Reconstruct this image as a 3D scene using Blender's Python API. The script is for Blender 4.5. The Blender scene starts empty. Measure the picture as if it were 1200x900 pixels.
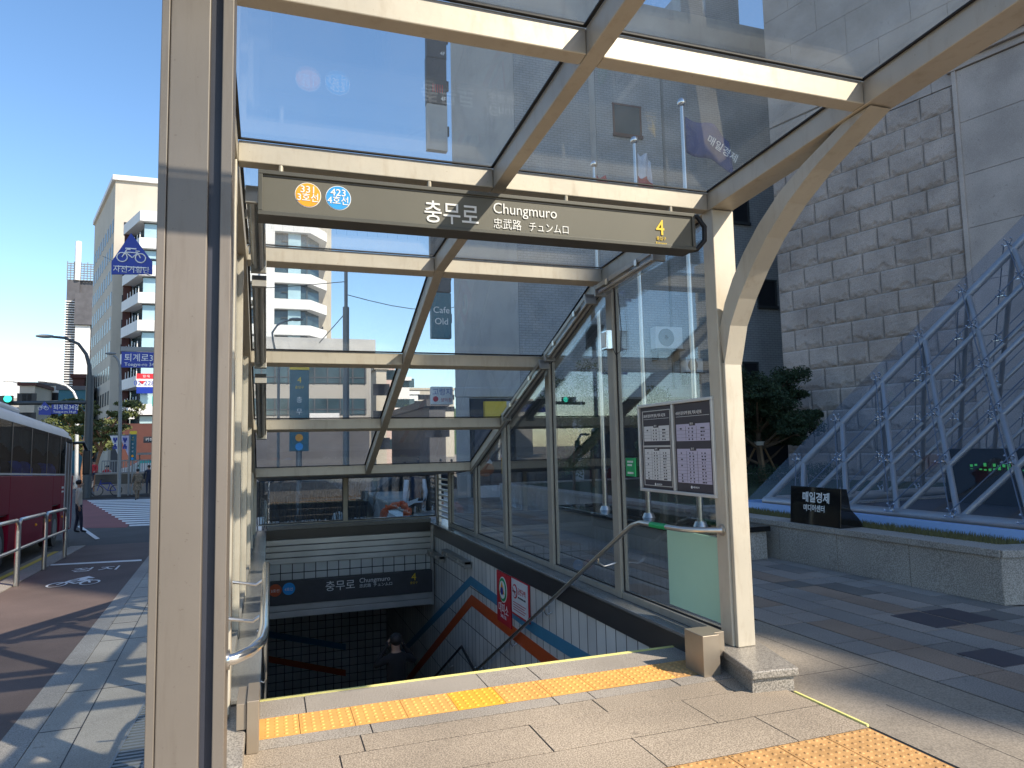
import bpy, bmesh, math, random
from mathutils import Vector, Matrix, noise
random.seed(7)
S = bpy.context.scene
C = S.collection
R = math.radians

# ------------------------------------------------------------------ camera frame
CY, CP, CR, CF = 0.33458, 0.08859, 0.02173, 818.8      # yaw, pitch, roll, focal length in photo pixels
CAM = Vector((0, 0, 1.55))
_F = Vector((math.sin(CY)*math.cos(CP), math.cos(CY)*math.cos(CP), math.sin(CP)))
_r0 = Vector((math.cos(CY), -math.sin(CY), 0)); _u0 = _r0.cross(_F)
_R = _r0*math.cos(CR) - _u0*math.sin(CR); _U = _r0*math.sin(CR) + _u0*math.cos(CR)
def at(px, py, Y):
    d = _F + _R*((px-600)/CF) - _U*((py-450)/CF)
    return CAM + d*(Y/d.y)

# ------------------------------------------------------------------ materials
def mat(name, base=(.5, .5, .5), rough=.6, metal=0.0, var=.12, scale=8, bump=0.0, bscale=60, spec=.5, build=None):
    m = bpy.data.materials.new(name); m.use_nodes = True
    nt = m.node_tree; N = nt.nodes; L = nt.links; b = N['Principled BSDF']
    b.inputs['Roughness'].default_value = rough; b.inputs['Metallic'].default_value = metal
    b.inputs['Specular IOR Level'].default_value = spec
    tc = N.new('ShaderNodeTexCoord')
    no = N.new('ShaderNodeTexNoise'); no.inputs['Scale'].default_value = scale; no.inputs['Detail'].default_value = 6
    L.new(tc.outputs['Object'], no.inputs['Vector'])
    cr = N.new('ShaderNodeValToRGB')
    cr.color_ramp.elements[0].position = .3; cr.color_ramp.elements[1].position = .7
    cr.color_ramp.elements[0].color = (*[c*(1-var) for c in base], 1)
    cr.color_ramp.elements[1].color = (*[min(1, c*(1+var)) for c in base], 1)
    L.new(no.outputs['Fac'], cr.inputs['Fac']); L.new(cr.outputs['Color'], b.inputs['Base Color'])
    if bump:
        n2 = N.new('ShaderNodeTexNoise'); n2.inputs['Scale'].default_value = bscale; n2.inputs['Detail'].default_value = 4
        L.new(tc.outputs['Object'], n2.inputs['Vector'])
        bp = N.new('ShaderNodeBump'); bp.inputs['Strength'].default_value = bump; bp.inputs['Distance'].default_value = .01
        L.new(n2.outputs['Fac'], bp.inputs['Height']); L.new(bp.outputs['Normal'], b.inputs['Normal'])
    if build: build(nt, N, L, b, tc, cr)
    return m

def speckle(c1, c2, sc=250, amt=.5):
    def f(nt, N, L, b, tc, cr):
        v = N.new('ShaderNodeTexNoise'); v.inputs['Scale'].default_value = sc; v.inputs['Detail'].default_value = 1
        L.new(tc.outputs['Object'], v.inputs['Vector'])
        r = N.new('ShaderNodeValToRGB'); e = r.color_ramp.elements
        e[0].position = .38; e[0].color = (*c1, 1); e[1].position = .62; e[1].color = (*c2, 1)
        L.new(v.outputs['Fac'], r.inputs['Fac'])
        mx = N.new('ShaderNodeMix'); mx.data_type = 'RGBA'; mx.inputs['Factor'].default_value = amt
        L.new(cr.outputs['Color'], mx.inputs['A']); L.new(r.outputs['Color'], mx.inputs['B'])
        # large soft stains
        s = N.new('ShaderNodeTexNoise'); s.inputs['Scale'].default_value = .9; s.inputs['Detail'].default_value = 5
        L.new(tc.outputs['Object'], s.inputs['Vector'])
        mr = N.new('ShaderNodeMapRange'); mr.inputs['From Min'].default_value = .35; mr.inputs['From Max'].default_value = .65
        mr.inputs['To Min'].default_value = .78; mr.inputs['To Max'].default_value = 1.08
        L.new(s.outputs['Fac'], mr.inputs['Value'])
        m2 = N.new('ShaderNodeMix'); m2.data_type = 'RGBA'; m2.blend_type = 'MULTIPLY'; m2.inputs['Factor'].default_value = 1
        L.new(mx.outputs['Result'], m2.inputs['A']); L.new(mr.outputs['Result'], m2.inputs['B'])
        # gum spots and small dark stains trodden into the surface
        g = N.new('ShaderNodeTexNoise'); g.inputs['Scale'].default_value = 11; g.inputs['Detail'].default_value = 3; g.inputs['Roughness'].default_value = .6; L.new(tc.outputs['Object'], g.inputs['Vector'])
        gr_ = N.new('ShaderNodeMapRange'); gr_.inputs['From Min'].default_value = .66; gr_.inputs['From Max'].default_value = .72; gr_.inputs['To Min'].default_value = 1; gr_.inputs['To Max'].default_value = .72; L.new(g.outputs['Fac'], gr_.inputs['Value'])
        m3_ = N.new('ShaderNodeMix'); m3_.data_type = 'RGBA'; m3_.blend_type = 'MULTIPLY'; m3_.inputs['Factor'].default_value = 1
        L.new(m2.outputs['Result'], m3_.inputs['A']); L.new(gr_.outputs['Result'], m3_.inputs['B']); L.new(m3_.outputs['Result'], b.inputs['Base Color'])
    return f

def worn(stain, amt=.35, sc=(5, 5, 1.2)):
    # water streaks, rust freckles and handling marks that belong to the old paint
    def f(nt, N, L, b, tc, cr):
        mp = N.new('ShaderNodeMapping'); mp.inputs['Scale'].default_value = sc; L.new(tc.outputs['Object'], mp.inputs[0])
        a = N.new('ShaderNodeTexNoise'); a.inputs['Scale'].default_value = 2.5; a.inputs['Detail'].default_value = 10; a.inputs['Roughness'].default_value = .7; L.new(mp.outputs[0], a.inputs['Vector'])
        r = N.new('ShaderNodeMapRange'); r.inputs['From Min'].default_value = .52; r.inputs['From Max'].default_value = .78; r.inputs['To Max'].default_value = amt; L.new(a.outputs['Fac'], r.inputs['Value'])
        c = N.new('ShaderNodeTexNoise'); c.inputs['Scale'].default_value = 70; c.inputs['Detail'].default_value = 2; L.new(tc.outputs['Object'], c.inputs['Vector'])
        r2 = N.new('ShaderNodeMapRange'); r2.inputs['From Min'].default_value = .72; r2.inputs['From Max'].default_value = .76; r2.inputs['To Max'].default_value = .5; L.new(c.outputs['Fac'], r2.inputs['Value'])
        ad = N.new('ShaderNodeMath'); ad.operation = 'MAXIMUM'; L.new(r.outputs['Result'], ad.inputs[0]); L.new(r2.outputs['Result'], ad.inputs[1])
        mx = N.new('ShaderNodeMix'); mx.data_type = 'RGBA'; L.new(ad.outputs[0], mx.inputs['Factor']); L.new(cr.outputs['Color'], mx.inputs['A']); mx.inputs['B'].default_value = (*stain, 1)
        L.new(mx.outputs['Result'], b.inputs['Base Color'])
        rr = N.new('ShaderNodeMapRange'); rr.inputs['To Min'].default_value = b.inputs['Roughness'].default_value-.06; rr.inputs['To Max'].default_value = b.inputs['Roughness'].default_value+.16; L.new(a.outputs['Fac'], rr.inputs['Value']); L.new(rr.outputs['Result'], b.inputs['Roughness'])
    return f

def brick(c1, c2, mortar, w, h, ms=.01, axes='xz', bump=.5, offset=.5, ystains=True):
    def f(nt, N, L, b, tc, cr):
        sp = N.new('ShaderNodeSeparateXYZ'); cb = N.new('ShaderNodeCombineXYZ')
        L.new(tc.outputs['Object'], sp.inputs[0])
        L.new(sp.outputs['XYZ'.index(axes[0].upper())], cb.inputs[0]); L.new(sp.outputs['XYZ'.index(axes[1].upper())], cb.inputs[1])
        br = N.new('ShaderNodeTexBrick'); br.offset = offset
        br.inputs['Scale'].default_value = 1; br.inputs['Brick Width'].default_value = w; br.inputs['Row Height'].default_value = h
        br.inputs['Mortar Size'].default_value = ms; br.inputs['Color1'].default_value = (*c1, 1); br.inputs['Color2'].default_value = (*c2, 1)
        br.inputs['Mortar'].default_value = (*mortar, 1); br.inputs['Mortar Smooth'].default_value = .1
        L.new(cb.outputs[0], br.inputs['Vector'])
        s = N.new('ShaderNodeTexNoise'); s.inputs['Scale'].default_value = 1.3; s.inputs['Detail'].default_value = 8
        L.new(tc.outputs['Object'], s.inputs['Vector'])
        mr = N.new('ShaderNodeMapRange'); mr.inputs['From Min'].default_value = .3; mr.inputs['From Max'].default_value = .7
        mr.inputs['To Min'].default_value = .8; mr.inputs['To Max'].default_value = 1.1
        L.new(s.outputs['Fac'], mr.inputs['Value'])
        m2 = N.new('ShaderNodeMix'); m2.data_type = 'RGBA'; m2.blend_type = 'MULTIPLY'; m2.inputs['Factor'].default_value = 1
        L.new(br.outputs['Color'], m2.inputs['A']); L.new(mr.outputs['Result'], m2.inputs['B'])
        L.new(m2.outputs['Result'], b.inputs['Base Color'])
        if bump:
            bp = N.new('ShaderNodeBump'); bp.inputs['Strength'].default_value = bump; bp.inputs['Distance'].default_value = .01; bp.invert = True
            L.new(br.outputs['Fac'], bp.inputs['Height']); L.new(bp.outputs['Normal'], b.inputs['Normal'])
    return f

def glassmat(name, tint=(.85, .92, .93), dust=.05, dustcol=(.6, .7, .8), ior=1.5, rough=0.0, base_refl=0.0, grazing=.8):
    m = bpy.data.materials.new(name); m.use_nodes = True
    nt = m.node_tree; N = nt.nodes; L = nt.links; N.remove(N['Principled BSDF'])
    out = N['Material Output']
    t = N.new('ShaderNodeBsdfTransparent'); t.inputs[0].default_value = (*tint, 1)
    g = N.new('ShaderNodeBsdfGlossy'); g.inputs['Roughness'].default_value = rough; g.inputs['Color'].default_value = (.95, .97, 1, 1)
    ge = N.new('ShaderNodeNewGeometry'); dt = N.new('ShaderNodeVectorMath'); dt.operation = 'DOT_PRODUCT'
    L.new(ge.outputs['Normal'], dt.inputs[0]); L.new(ge.outputs['Incoming'], dt.inputs[1])
    def mth(op, *v):
        n = N.new('ShaderNodeMath'); n.operation = op
        for i, q in enumerate(v):
            if isinstance(q, (int, float)): n.inputs[i].default_value = q
            else: L.new(q, n.inputs[i])
        return n.outputs[0]
    co_ = mth('ABSOLUTE', dt.outputs['Value']); p5 = mth('POWER', mth('SUBTRACT', 1.0, co_), 5.0)
    ad = N.new('ShaderNodeMath'); ad.operation = 'ADD'; ad.use_clamp = True; ad.inputs[1].default_value = .04+base_refl
    L.new(mth('MULTIPLY', p5, grazing), ad.inputs[0])
    mx = N.new('ShaderNodeMixShader'); L.new(ad.outputs[0], mx.inputs[0]); L.new(t.outputs[0], mx.inputs[1]); L.new(g.outputs[0], mx.inputs[2])
    d = N.new('ShaderNodeBsdfDiffuse'); d.inputs[0].default_value = (*dustcol, 1)
    tl = N.new('ShaderNodeBsdfTranslucent'); tl.inputs[0].default_value = (*dustcol, 1)
    m0 = N.new('ShaderNodeMixShader'); m0.inputs[0].default_value = .5
    L.new(d.outputs[0], m0.inputs[1]); L.new(tl.outputs[0], m0.inputs[2])
    tc = N.new('ShaderNodeTexCoord'); no = N.new('ShaderNodeTexNoise'); no.inputs['Scale'].default_value = 2.2; no.inputs['Detail'].default_value = 9
    mpn = N.new('ShaderNodeMapping'); mpn.inputs['Scale'].default_value = (1, .35, .6); mpn.inputs['Rotation'].default_value = (0, 0, .5)
    L.new(tc.outputs['Object'], mpn.inputs[0]); L.new(mpn.outputs[0], no.inputs['Vector'])
    mr = N.new('ShaderNodeMapRange'); mr.inputs['From Min'].default_value = .3; mr.inputs['From Max'].default_value = .75
    mr.inputs['To Min'].default_value = dust*.5; mr.inputs['To Max'].default_value = dust*1.6
    L.new(no.outputs['Fac'], mr.inputs['Value'])
    m2 = N.new('ShaderNodeMixShader'); L.new(mr.outputs['Result'], m2.inputs[0]); L.new(mx.outputs[0], m2.inputs[1]); L.new(m0.outputs[0], m2.inputs[2])
    L.new(m2.outputs[0], out.inputs['Surface'])
    return m

def emat(name, col, strength):
    m = mat(name, (.02, .02, .02)); b = m.node_tree.nodes['Principled BSDF']
    b.inputs['Emission Color'].default_value = (*col, 1); b.inputs['Emission Strength'].default_value = strength
    return m

M = {}
M['cream'] = mat('cream_metal_paint', (.52, .475, .385), .42, .2, .07, 3, .05, 25, build=worn((.25, .17, .09), .4))
M['taupe'] = mat('taupe_metal_paint', (.18, .158, .135), .45, .2, .07, 2.5, .02, 140, build=worn((.1, .08, .06), .5, (6, 6, .7)))
M['greyframe'] = mat('grey_frame_and_shaded_post_paint', (.33, .315, .275), .42, .2, .06, 4, build=worn((.16, .13, .1), .35))
M['rubber'] = mat('black_rubber', (.012, .012, .014), .6)
M['bluegap'] = mat('dark_blue_grey_seal', (.03, .034, .05), .5)
M['steel'] = mat('brushed_steel', (.62, .60, .56), .28, 1.0, .06, 30)
M['satin'] = mat('satin_brown_steel', (.33, .28, .22), .42, .6, .1, 3)
M['chrome'] = mat('polished_steel', (.7, .69, .67), .14, 1.0, .04, 20)
M['panelsteel'] = mat('weathered_steel_panel', (.47, .465, .45), .42, .6, .14, 2)
M['signgrey'] = mat('olive_grey_sign_panel', (.118, .112, .088), .5, .1, .05, 3)
M['signframe'] = mat('dark_sign_frame', (.085, .083, .07), .45, .3, .05, 6)
M['signdark'] = mat('charcoal_sign_panel', (.05, .05, .055), .5)
M['white'] = mat('white_paint', (.8, .8, .78), .6, 0, .04, 4)
M['letter'] = mat('white_lettering', (.82, .82, .8), .5, 0, .01)
M['yletter'] = mat('yellow_lettering', (.85, .58, .03), .5, 0, .01)
M['black'] = mat('black_paint', (.018, .018, .02), .35)
M['blackgloss'] = mat('polished_black_granite', (.012, .012, .012), .08, 0, .1, 60)
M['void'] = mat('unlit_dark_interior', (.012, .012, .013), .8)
M['orange'] = mat('line_orange', (.9, .36, .01), .5, 0, .02)
M['blue'] = mat('line_blue', (.02, .33, .78), .5, 0, .02)
M['roadblue'] = mat('road_sign_blue', (.005, .03, .30), .4, 0, .03)
M['red'] = mat('signal_red', (.52, .02, .03), .5, 0, .06)
M['green'] = mat('sign_green', (.01, .33, .11), .5, 0, .05)
M['granite'] = mat('warm_granite_paving', (.38, .315, .24), .65, 0, .10, 1.5, .12, 300, build=speckle((.12, .095, .07), (.60, .505, .39), 130, .6))
M['granite2'] = mat('grey_granite_paving', (.34, .30, .25), .65, 0, .12, 1.5, .12, 300, build=speckle((.12, .105, .09), (.60, .55, .48), 140, .55))
M['planter'] = mat('grey_granite_cladding', (.32, .29, .255), .6, 0, .22, 1.2, .06, 200, build=speckle((.15, .135, .115), (.56, .51, .45), 90, .5))
M['sillstone'] = mat('polished_dark_granite', (.16, .165, .165), .22, 0, .15, 4, 0, build=speckle((.08, .08, .085), (.26, .27, .27), 240, .45))
M['plinth'] = mat('plinth_granite', (.31, .285, .245), .35, 0, .1, 4, .04, 200, build=speckle((.10, .09, .08), (.52, .48, .42), 130, .6))
M['sidewalk'] = mat('pale_granite_sidewalk', (.40, .36, .30), .8, 0, .1, 1.2, .1, 200, build=speckle((.22, .195, .16), (.50, .45, .38), 120, .45))
M['kerb'] = mat('kerb_granite', (.31, .285, .25), .7, 0, .1, 3, .1, 200, build=speckle((.13, .12, .10), (.45, .41, .36), 110, .5))
M['asphalt'] = mat('asphalt', (.06, .06, .062), .85, 0, .15, 2, .4, 180, build=speckle((.035, .035, .036), (.1, .1, .1), 260, .5))
M['bikeasphalt'] = mat('red_brown_bike_lane', (.125, .088, .076), .85, 0, .12, 1.5, .45, 180, build=speckle((.06, .045, .04), (.19, .14, .12), 260, .5))
M['redroad'] = mat('red_road_surface', (.21, .06, .06), .8, 0, .12, .6, .3, 150)
M['roadwhite'] = mat('road_marking_white', (.72, .72, .7), .7, 0, .1, 6)
M['roadyellow'] = mat('road_marking_yellow', (.6, .42, .05), .7, 0, .1, 6)
M['tactile'] = mat('yellow_tactile_tile', (.70, .37, .10), .6, 0, .10, 4, .05, 100)
M['tactile2'] = mat('bright_yellow_tactile_tile', (.80, .41, .04), .55, 0, .06, 4, .05, 100)
M['tactile3'] = mat('worn_yellow_tactile_tile', (.50, .285, .11), .7, 0, .22, 9, .2, 100)
M['noslip'] = mat('pale_yellow_nosing', (.75, .70, .25), .6, 0, .08, 9)
M['concrete'] = mat('worn_concrete', (.27, .235, .19), .8, 0, .22, 1.6, .2, 120, build=speckle((.14, .12, .095), (.38, .335, .27), 110, .4))
M['tile'] = mat('white_wall_tile', (.6, .6, .57), .35, build=brick((.74, .73, .68), (.62, .61, .57), (.03, .03, .03), .2, .6, .0075, 'yz', .4, 0))
M['tileback'] = mat('white_back_tile', (.6, .6, .57), .35, build=brick((.74, .73, .68), (.64, .63, .6), (.02, .02, .02), .2, .2, .008, 'xz', .4, 0))
M['stripeblue'] = mat('tile_stripe_blue', (.06, .24, .38), .4, 0, .06, 5)
M['stripered'] = mat('tile_stripe_red', (.55, .09, .02), .4, 0, .06, 5)
M['blackband'] = mat('black_stone_band', (.035, .035, .037), .3, 0, .1, 4)
M['greybrick'] = mat('painted_grey_brick', (.36, .38, .40), .8, build=brick((.40, .42, .435), (.365, .385, .40), (.25, .26, .27), .24, .085, .009, 'xz', .2))
M['greyrender'] = mat('grey_render', (.45, .45, .44), .85, 0, .12, .7, .1, 30, build=worn((.26, .26, .26), .6, (1, 1, .25)))
M['stone'] = mat('rock_faced_granite', (.43, .36, .315), .85, 0, .12, 1.6, .35, 45, build=speckle((.25, .205, .175), (.60, .51, .45), 70, .4))
M['ashlar'] = mat('smooth_ashlar_granite', (.45, .385, .34), .7, 0, .06, 2, .15, 150, build=speckle((.31, .26, .23), (.60, .52, .46), 90, .4))
M['tube'] = mat('blue_grey_steel_tube', (.40, .39, .38), .34, .45, .05, 4)
M['tubedark'] = mat('dark_steel_tube', (.16, .18, .22), .35, .5, .05, 4)
M['skyblue'] = mat('sky_reflection_skirt_paint', (.38, .58, .95), .35, .1, .03, 3)  # sky mirrored in the skirt, painted on as an even light blue
M['grass'] = mat('dry_grass', (.15, .135, .05), .9, 0, .3, 30)
M['leaf'] = mat('dark_pine_needles', (.022, .042, .016), .8, 0, .4, 4)
M['leaf2'] = mat('broad_leaves', (.05, .085, .03), .7, 0, .35, 3)
M['leaf3'] = mat('yellowing_pine', (.10, .12, .035), .8, 0, .35, 2)
M['bark'] = mat('brown_bark', (.10, .065, .04), .9, 0, .25, 8, .5, 30)
M['redbark'] = mat('red_pine_bark', (.26, .13, .07), .9, 0, .25, 6, .5, 30)
M['twig'] = mat('bare_twigs', (.12, .09, .072), .9, 0, .2, 9)
M['busred'] = mat('bus_crimson_paint', (.24, .006, .03), .5, 0, .06, 1, spec=.1)
M['busroof'] = mat('bus_silver_roof', (.55, .57, .6), .35, .1, .05, 2)
M['curtain'] = mat('bus_curtain', (.12, .17, .17), .8, 0, .25, 2)
M['seatblue'] = mat('blue_seat_cover', (.03, .12, .75), .8)
M['pole'] = mat('grey_pole_paint', (.22, .235, .24), .5, .3, .05, 4)
M['poledark'] = mat('dark_pole_paint', (.06, .07, .075), .5, .3, .05, 4)
M['creambld'] = mat('cream_wall_panel', (.48, .44, .37), .8, 0, .07, .25, build=worn((.3, .26, .2), .4, (.35, .35, .08)))
M['whitebld'] = mat('white_wall_panel', (.70, .70, .69), .6, 0, .03, .3, build=worn((.45, .43, .4), .35, (.5, .5, .1)))
M['winblue'] = mat('bluish_window_glass', (.05, .085, .105), .12, .1, .35, .5)
M['windark'] = mat('dark_window_glass', (.03, .033, .04), .3, 0, .3, .5, spec=.25)
M['winwhite'] = mat('pale_window_pane', (.35, .5, .55), .15, .1, .15, .5)
M['redbrick'] = mat('red_brown_brick', (.085, .032, .026), .85, 0, .12, .8)
M['beigebld'] = mat('beige_stone_panel', (.36, .34, .31), .75, 0, .06, .4)
M['darkbld'] = mat('charcoal_facade', (.09, .09, .10), .6, .2, .2, .6)
M['teal'] = mat('teal_sign', (.01, .12, .17), .45)
M['tealgreen'] = mat('turquoise_sign', (.02, .45, .42), .5)
M['pink'] = mat('pink_parasol', (.6, .18, .22), .7)
M['pinkwall'] = mat('pink_beige_render', (.5, .38, .34), .8)
M['orangebag'] = mat('orange_tarp', (.85, .12, .02), .6, 0, .2, 12, .6, 20)
M['skin'] = mat('skin', (.45, .27, .19), .6, 0, .05, 5)
M['hair'] = mat('black_hair', (.012, .01, .01), .6)
M['navy'] = mat('navy_cloth', (.02, .025, .05), .85)
M['blackcloth'] = mat('black_cloth', (.014, .014, .016), .9)
M['beigecloth'] = mat('beige_jacket', (.5, .45, .38), .85)
M['greycloth'] = mat('grey_cloth', (.16, .17, .19), .85)
M['whitecloth'] = mat('white_cloth', (.62, .64, .7), .85)
M['camo'] = mat('brown_camouflage_cloth', (.16, .12, .08), .9, 0, .7, 14)
M['redcloth'] = mat('red_cloth', (.45, .03, .04), .85)
M['wood'] = mat('brown_wood', (.2, .12, .06), .8)
M['paper'] = mat('white_poster_paper', (.66, .66, .66), .6, 0, .02)
M['lilacpaper'] = mat('lilac_poster_paper', (.50, .47, .60), .6, 0, .02)
M['posterdark'] = mat('dark_poster_ink', (.05, .045, .055), .55, 0, .05)
M['alu'] = mat('aluminium_frame', (.62, .62, .60), .4, .4, .04, 5)
M['frost'] = mat('frosted_green_film', (.38, .62, .48), .45, 0, .03, 3)
M['tubelamp'] = mat('fluorescent_tube_off', (.55, .56, .56), .3)
M['lampbody'] = mat('lamp_housing_grey', (.34, .33, .30), .4, .5, .12, 7)
M['flagnavy'] = mat('navy_flag_cloth', (.02, .04, .16), .8)
M['cone'] = mat('brown_food', (.3, .09, .03), .6, 0, .3, 9)
M['beer'] = mat('beer_amber', (.75, .42, .03), .5)
M['glass'] = glassmat('roof_glass', (.93, .945, .945), .045, (.6, .7, .8))
M['wallglass'] = glassmat('side_wall_glass', (.875, .895, .895), .010, (.6, .68, .75), base_refl=.05)
M['backglass'] = glassmat('rear_glass', (.7, .78, .82), .01, (.6, .68, .75), base_refl=.02)
M['pyrglass'] = glassmat('pyramid_glass', (.92, .93, .95), .003, (.35, .4, .5), base_refl=-.022)
M['lampcover'] = glassmat('lamp_cover', (.92, .92, .9), .06, (.5, .5, .46), base_refl=.02)
M['busglass'] = glassmat('bus_glass', (.6, .63, .64), .0, base_refl=-.02, grazing=.12)
M['led'] = emat('green_led_text', (.1, 1, .25), .18)
M['siggreen'] = emat('green_signal_light', (.05, 1, .7), 1.5)

# ------------------------------------------------------------------ mesh helpers
class MB:
    def __init__(s): s.v = []; s.f = []; s.m = []
    def add(s, vs, fs, mi=0):
        o = len(s.v); s.v += [tuple(v) for v in vs]; s.f += [tuple(o+i for i in f) for f in fs]; s.m += [mi]*len(fs); return s
    def box(s, x0, x1, y0, y1, z0, z1, mi=0, mtx=None):
        vs = [Vector((x, y, z)) for z in (z0, z1) for y in (y0, y1) for x in (x0, x1)]
        if mtx: vs = [mtx @ v for v in vs]
        return s.add(vs, [(0, 2, 3, 1), (4, 5, 7, 6), (0, 1, 5, 4), (2, 6, 7, 3), (0, 4, 6, 2), (1, 3, 7, 5)], mi)
    def hexa(s, b, t, mi=0):            # bottom quad, top quad (ccw from above)
        return s.add(list(b)+list(t), [(3, 2, 1, 0), (4, 5, 6, 7), (0, 1, 5, 4), (1, 2, 6, 5), (2, 3, 7, 6), (3, 0, 4, 7)], mi)
    def prism(s, poly, z0, z1, mi=0):
        n = len(poly)
        vs = [(p[0], p[1], z0) for p in poly]+[(p[0], p[1], z1) for p in poly]
        return s.add(vs, [tuple(range(n-1, -1, -1)), tuple(range(n, 2*n))]+[(i, (i+1) % n, n+(i+1) % n, n+i) for i in range(n)], mi)
    def quad(s, a, b, c, d, mi=0): return s.add([a, b, c, d], [(0, 1, 2, 3)], mi)
    def tube(s, pts, r, n=10, mi=0, caps=True):
        pts = [Vector(p) for p in pts]; rs = r if isinstance(r, (list, tuple)) else [r]*len(pts)
        rings = []; up = None
        for i, p in enumerate(pts):
            d = (pts[min(i+1, len(pts)-1)]-pts[max(i-1, 0)]).normalized()
            if up is None: up = Vector((0, 0, 1)) if abs(d.z) < .95 else Vector((1, 0, 0))
            a = d.cross(up).normalized(); up = a.cross(d).normalized()
            rings.append([p+(a*math.cos(2*math.pi*k/n)+up*math.sin(2*math.pi*k/n))*rs[i] for k in range(n)])
        vs = [v for r_ in rings for v in r_]; fs = []
        for i in range(len(pts)-1):
            for k in range(n): fs.append((i*n+k, i*n+(k+1) % n, (i+1)*n+(k+1) % n, (i+1)*n+k))
        if caps: fs += [tuple(range(n-1, -1, -1)), tuple((len(pts)-1)*n+k for k in range(n))]
        return s.add(vs, fs, mi)
    def ball(s, c, r, mi=0, n=8, sc=(1, 1, 1)):
        vs = []; c = Vector(c)
        for i in range(1, n):
            t = math.pi*i/n
            for k in range(n*2):
                a = math.pi*k/n; vs.append(c+Vector((math.sin(t)*math.cos(a)*sc[0], math.sin(t)*math.sin(a)*sc[1], math.cos(t)*sc[2]))*r)
        vs += [c+Vector((0, 0, r*sc[2])), c-Vector((0, 0, r*sc[2]))]; q = n*2; fs = []
        for i in range(n-2):
            for k in range(q): fs.append((i*q+k, (i+1)*q+k, (i+1)*q+(k+1) % q, i*q+(k+1) % q))
        t = len(vs)-2
        for k in range(q): fs += [(t, k, (k+1) % q), (t+1, (n-2)*q+(k+1) % q, (n-2)*q+k)]
        return s.add(vs, fs, mi)
    def build(s, name, mats, parent=None, smooth=False, bevel=0):
        me = bpy.data.meshes.new(name); me.from_pydata(s.v, [], s.f)
        for m in (mats if isinstance(mats, (list, tuple)) else [mats]): me.materials.append(M[m] if isinstance(m, str) else m)
        for i, p in enumerate(me.polygons): p.material_index = s.m[i]; p.use_smooth = smooth
        bm = bmesh.new(); bm.from_mesh(me); bmesh.ops.recalc_face_normals(bm, faces=bm.faces); bm.to_mesh(me); bm.free()
        o = bpy.data.objects.new(name, me); C.objects.link(o)
        if bevel:
            b = o.modifiers.new('bevel', 'BEVEL'); b.width = bevel; b.segments = 2; b.limit_method = 'ANGLE'
        if smooth:
            o.data.set_sharp_from_angle(angle=R(40))
        if parent: put(o, parent)
        return o

def put(o, parent):
    o.parent = parent
    o.matrix_parent_inverse = parent.matrix_basis.inverted() if parent.parent is None else Matrix()
    return o

def tag(o, label=None, cat=None, group=None, kind=None):
    if label: o['label'] = label
    if cat: o['category'] = cat
    if group: o['group'] = group
    if kind: o['kind'] = kind
    return o
def empty(name, loc=(0, 0, 0), label=None, cat=None, group=None):
    # parts are modelled in world coordinates and parented with the inverse, so the Empty stands at the thing's base
    o = bpy.data.objects.new(name, None); C.objects.link(o); o.location = loc; o.empty_display_size = .2
    return tag(o, label, cat, group)
def P(o, loc):
    o.location = loc; return o
def struct(name, mb, m, smooth=False):
    o = mb.build(name, m, smooth=smooth); o['kind'] = 'structure'; return o

def text(body, size, m, mtx, parent, name='lettering', align='LEFT', ext=.001, sx=1.0, valign='BOTTOM_BASELINE', bold=0.0):
    c = bpy.data.curves.new('t', 'FONT'); c.body = body; c.size = size; c.align_x = align; c.extrude = ext; c.offset = bold
    c.align_y = 'BOTTOM_BASELINE' if valign == 'BOTTOM_BASELINE' else valign
    c.resolution_u = 3
    o = bpy.data.objects.new('t', c); C.objects.link(o)
    me = bpy.data.meshes.new_from_object(o.evaluated_get(bpy.context.evaluated_depsgraph_get()))
    bpy.data.objects.remove(o); bpy.data.curves.remove(c)
    me.transform(mtx @ Matrix.Diagonal((sx, 1, 1, 1)))
    me.materials.clear(); me.materials.append(M[m])
    ob = bpy.data.objects.new(name, me); C.objects.link(ob); ob.data.name = name
    return put(ob, parent)
def face_y(x, y, z, ang=0):            # text frame standing in XZ, read from -Y
    return Matrix.Translation((x, y, z)) @ Matrix.Rotation(ang, 4, 'Z') @ Matrix.Rotation(math.pi/2, 4, 'X')
def face_x(x, y, z):                    # read from -X side: text runs towards -Y
    return Matrix.Translation((x, y, z)) @ Matrix.Rotation(-math.pi/2, 4, 'Z') @ Matrix.Rotation(math.pi/2, 4, 'X')

def disc(mb, c, r, axis='y', t=.004, n=40, mi=0):
    c = Vector(c); ring = []
    for s_ in (0, 1):
        for k in range(n):
            a = 2*math.pi*k/n; p = (math.cos(a)*r, math.sin(a)*r)
            ring.append(c+(Vector((p[0], -t*s_, p[1])) if axis == 'y' else Vector((-t*s_, p[0], p[1]))))
    mb.add(ring, [tuple(range(n)), tuple(range(n, 2*n))]+[(k, (k+1) % n, n+(k+1) % n, n+k) for k in range(n)], mi)
    return mb

def copy_tree(o, parent=None):
    c = o.copy(); C.objects.link(c)
    if parent: c.parent = parent
    for ch in list(o.children): copy_tree(ch, c)
    return c

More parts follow.
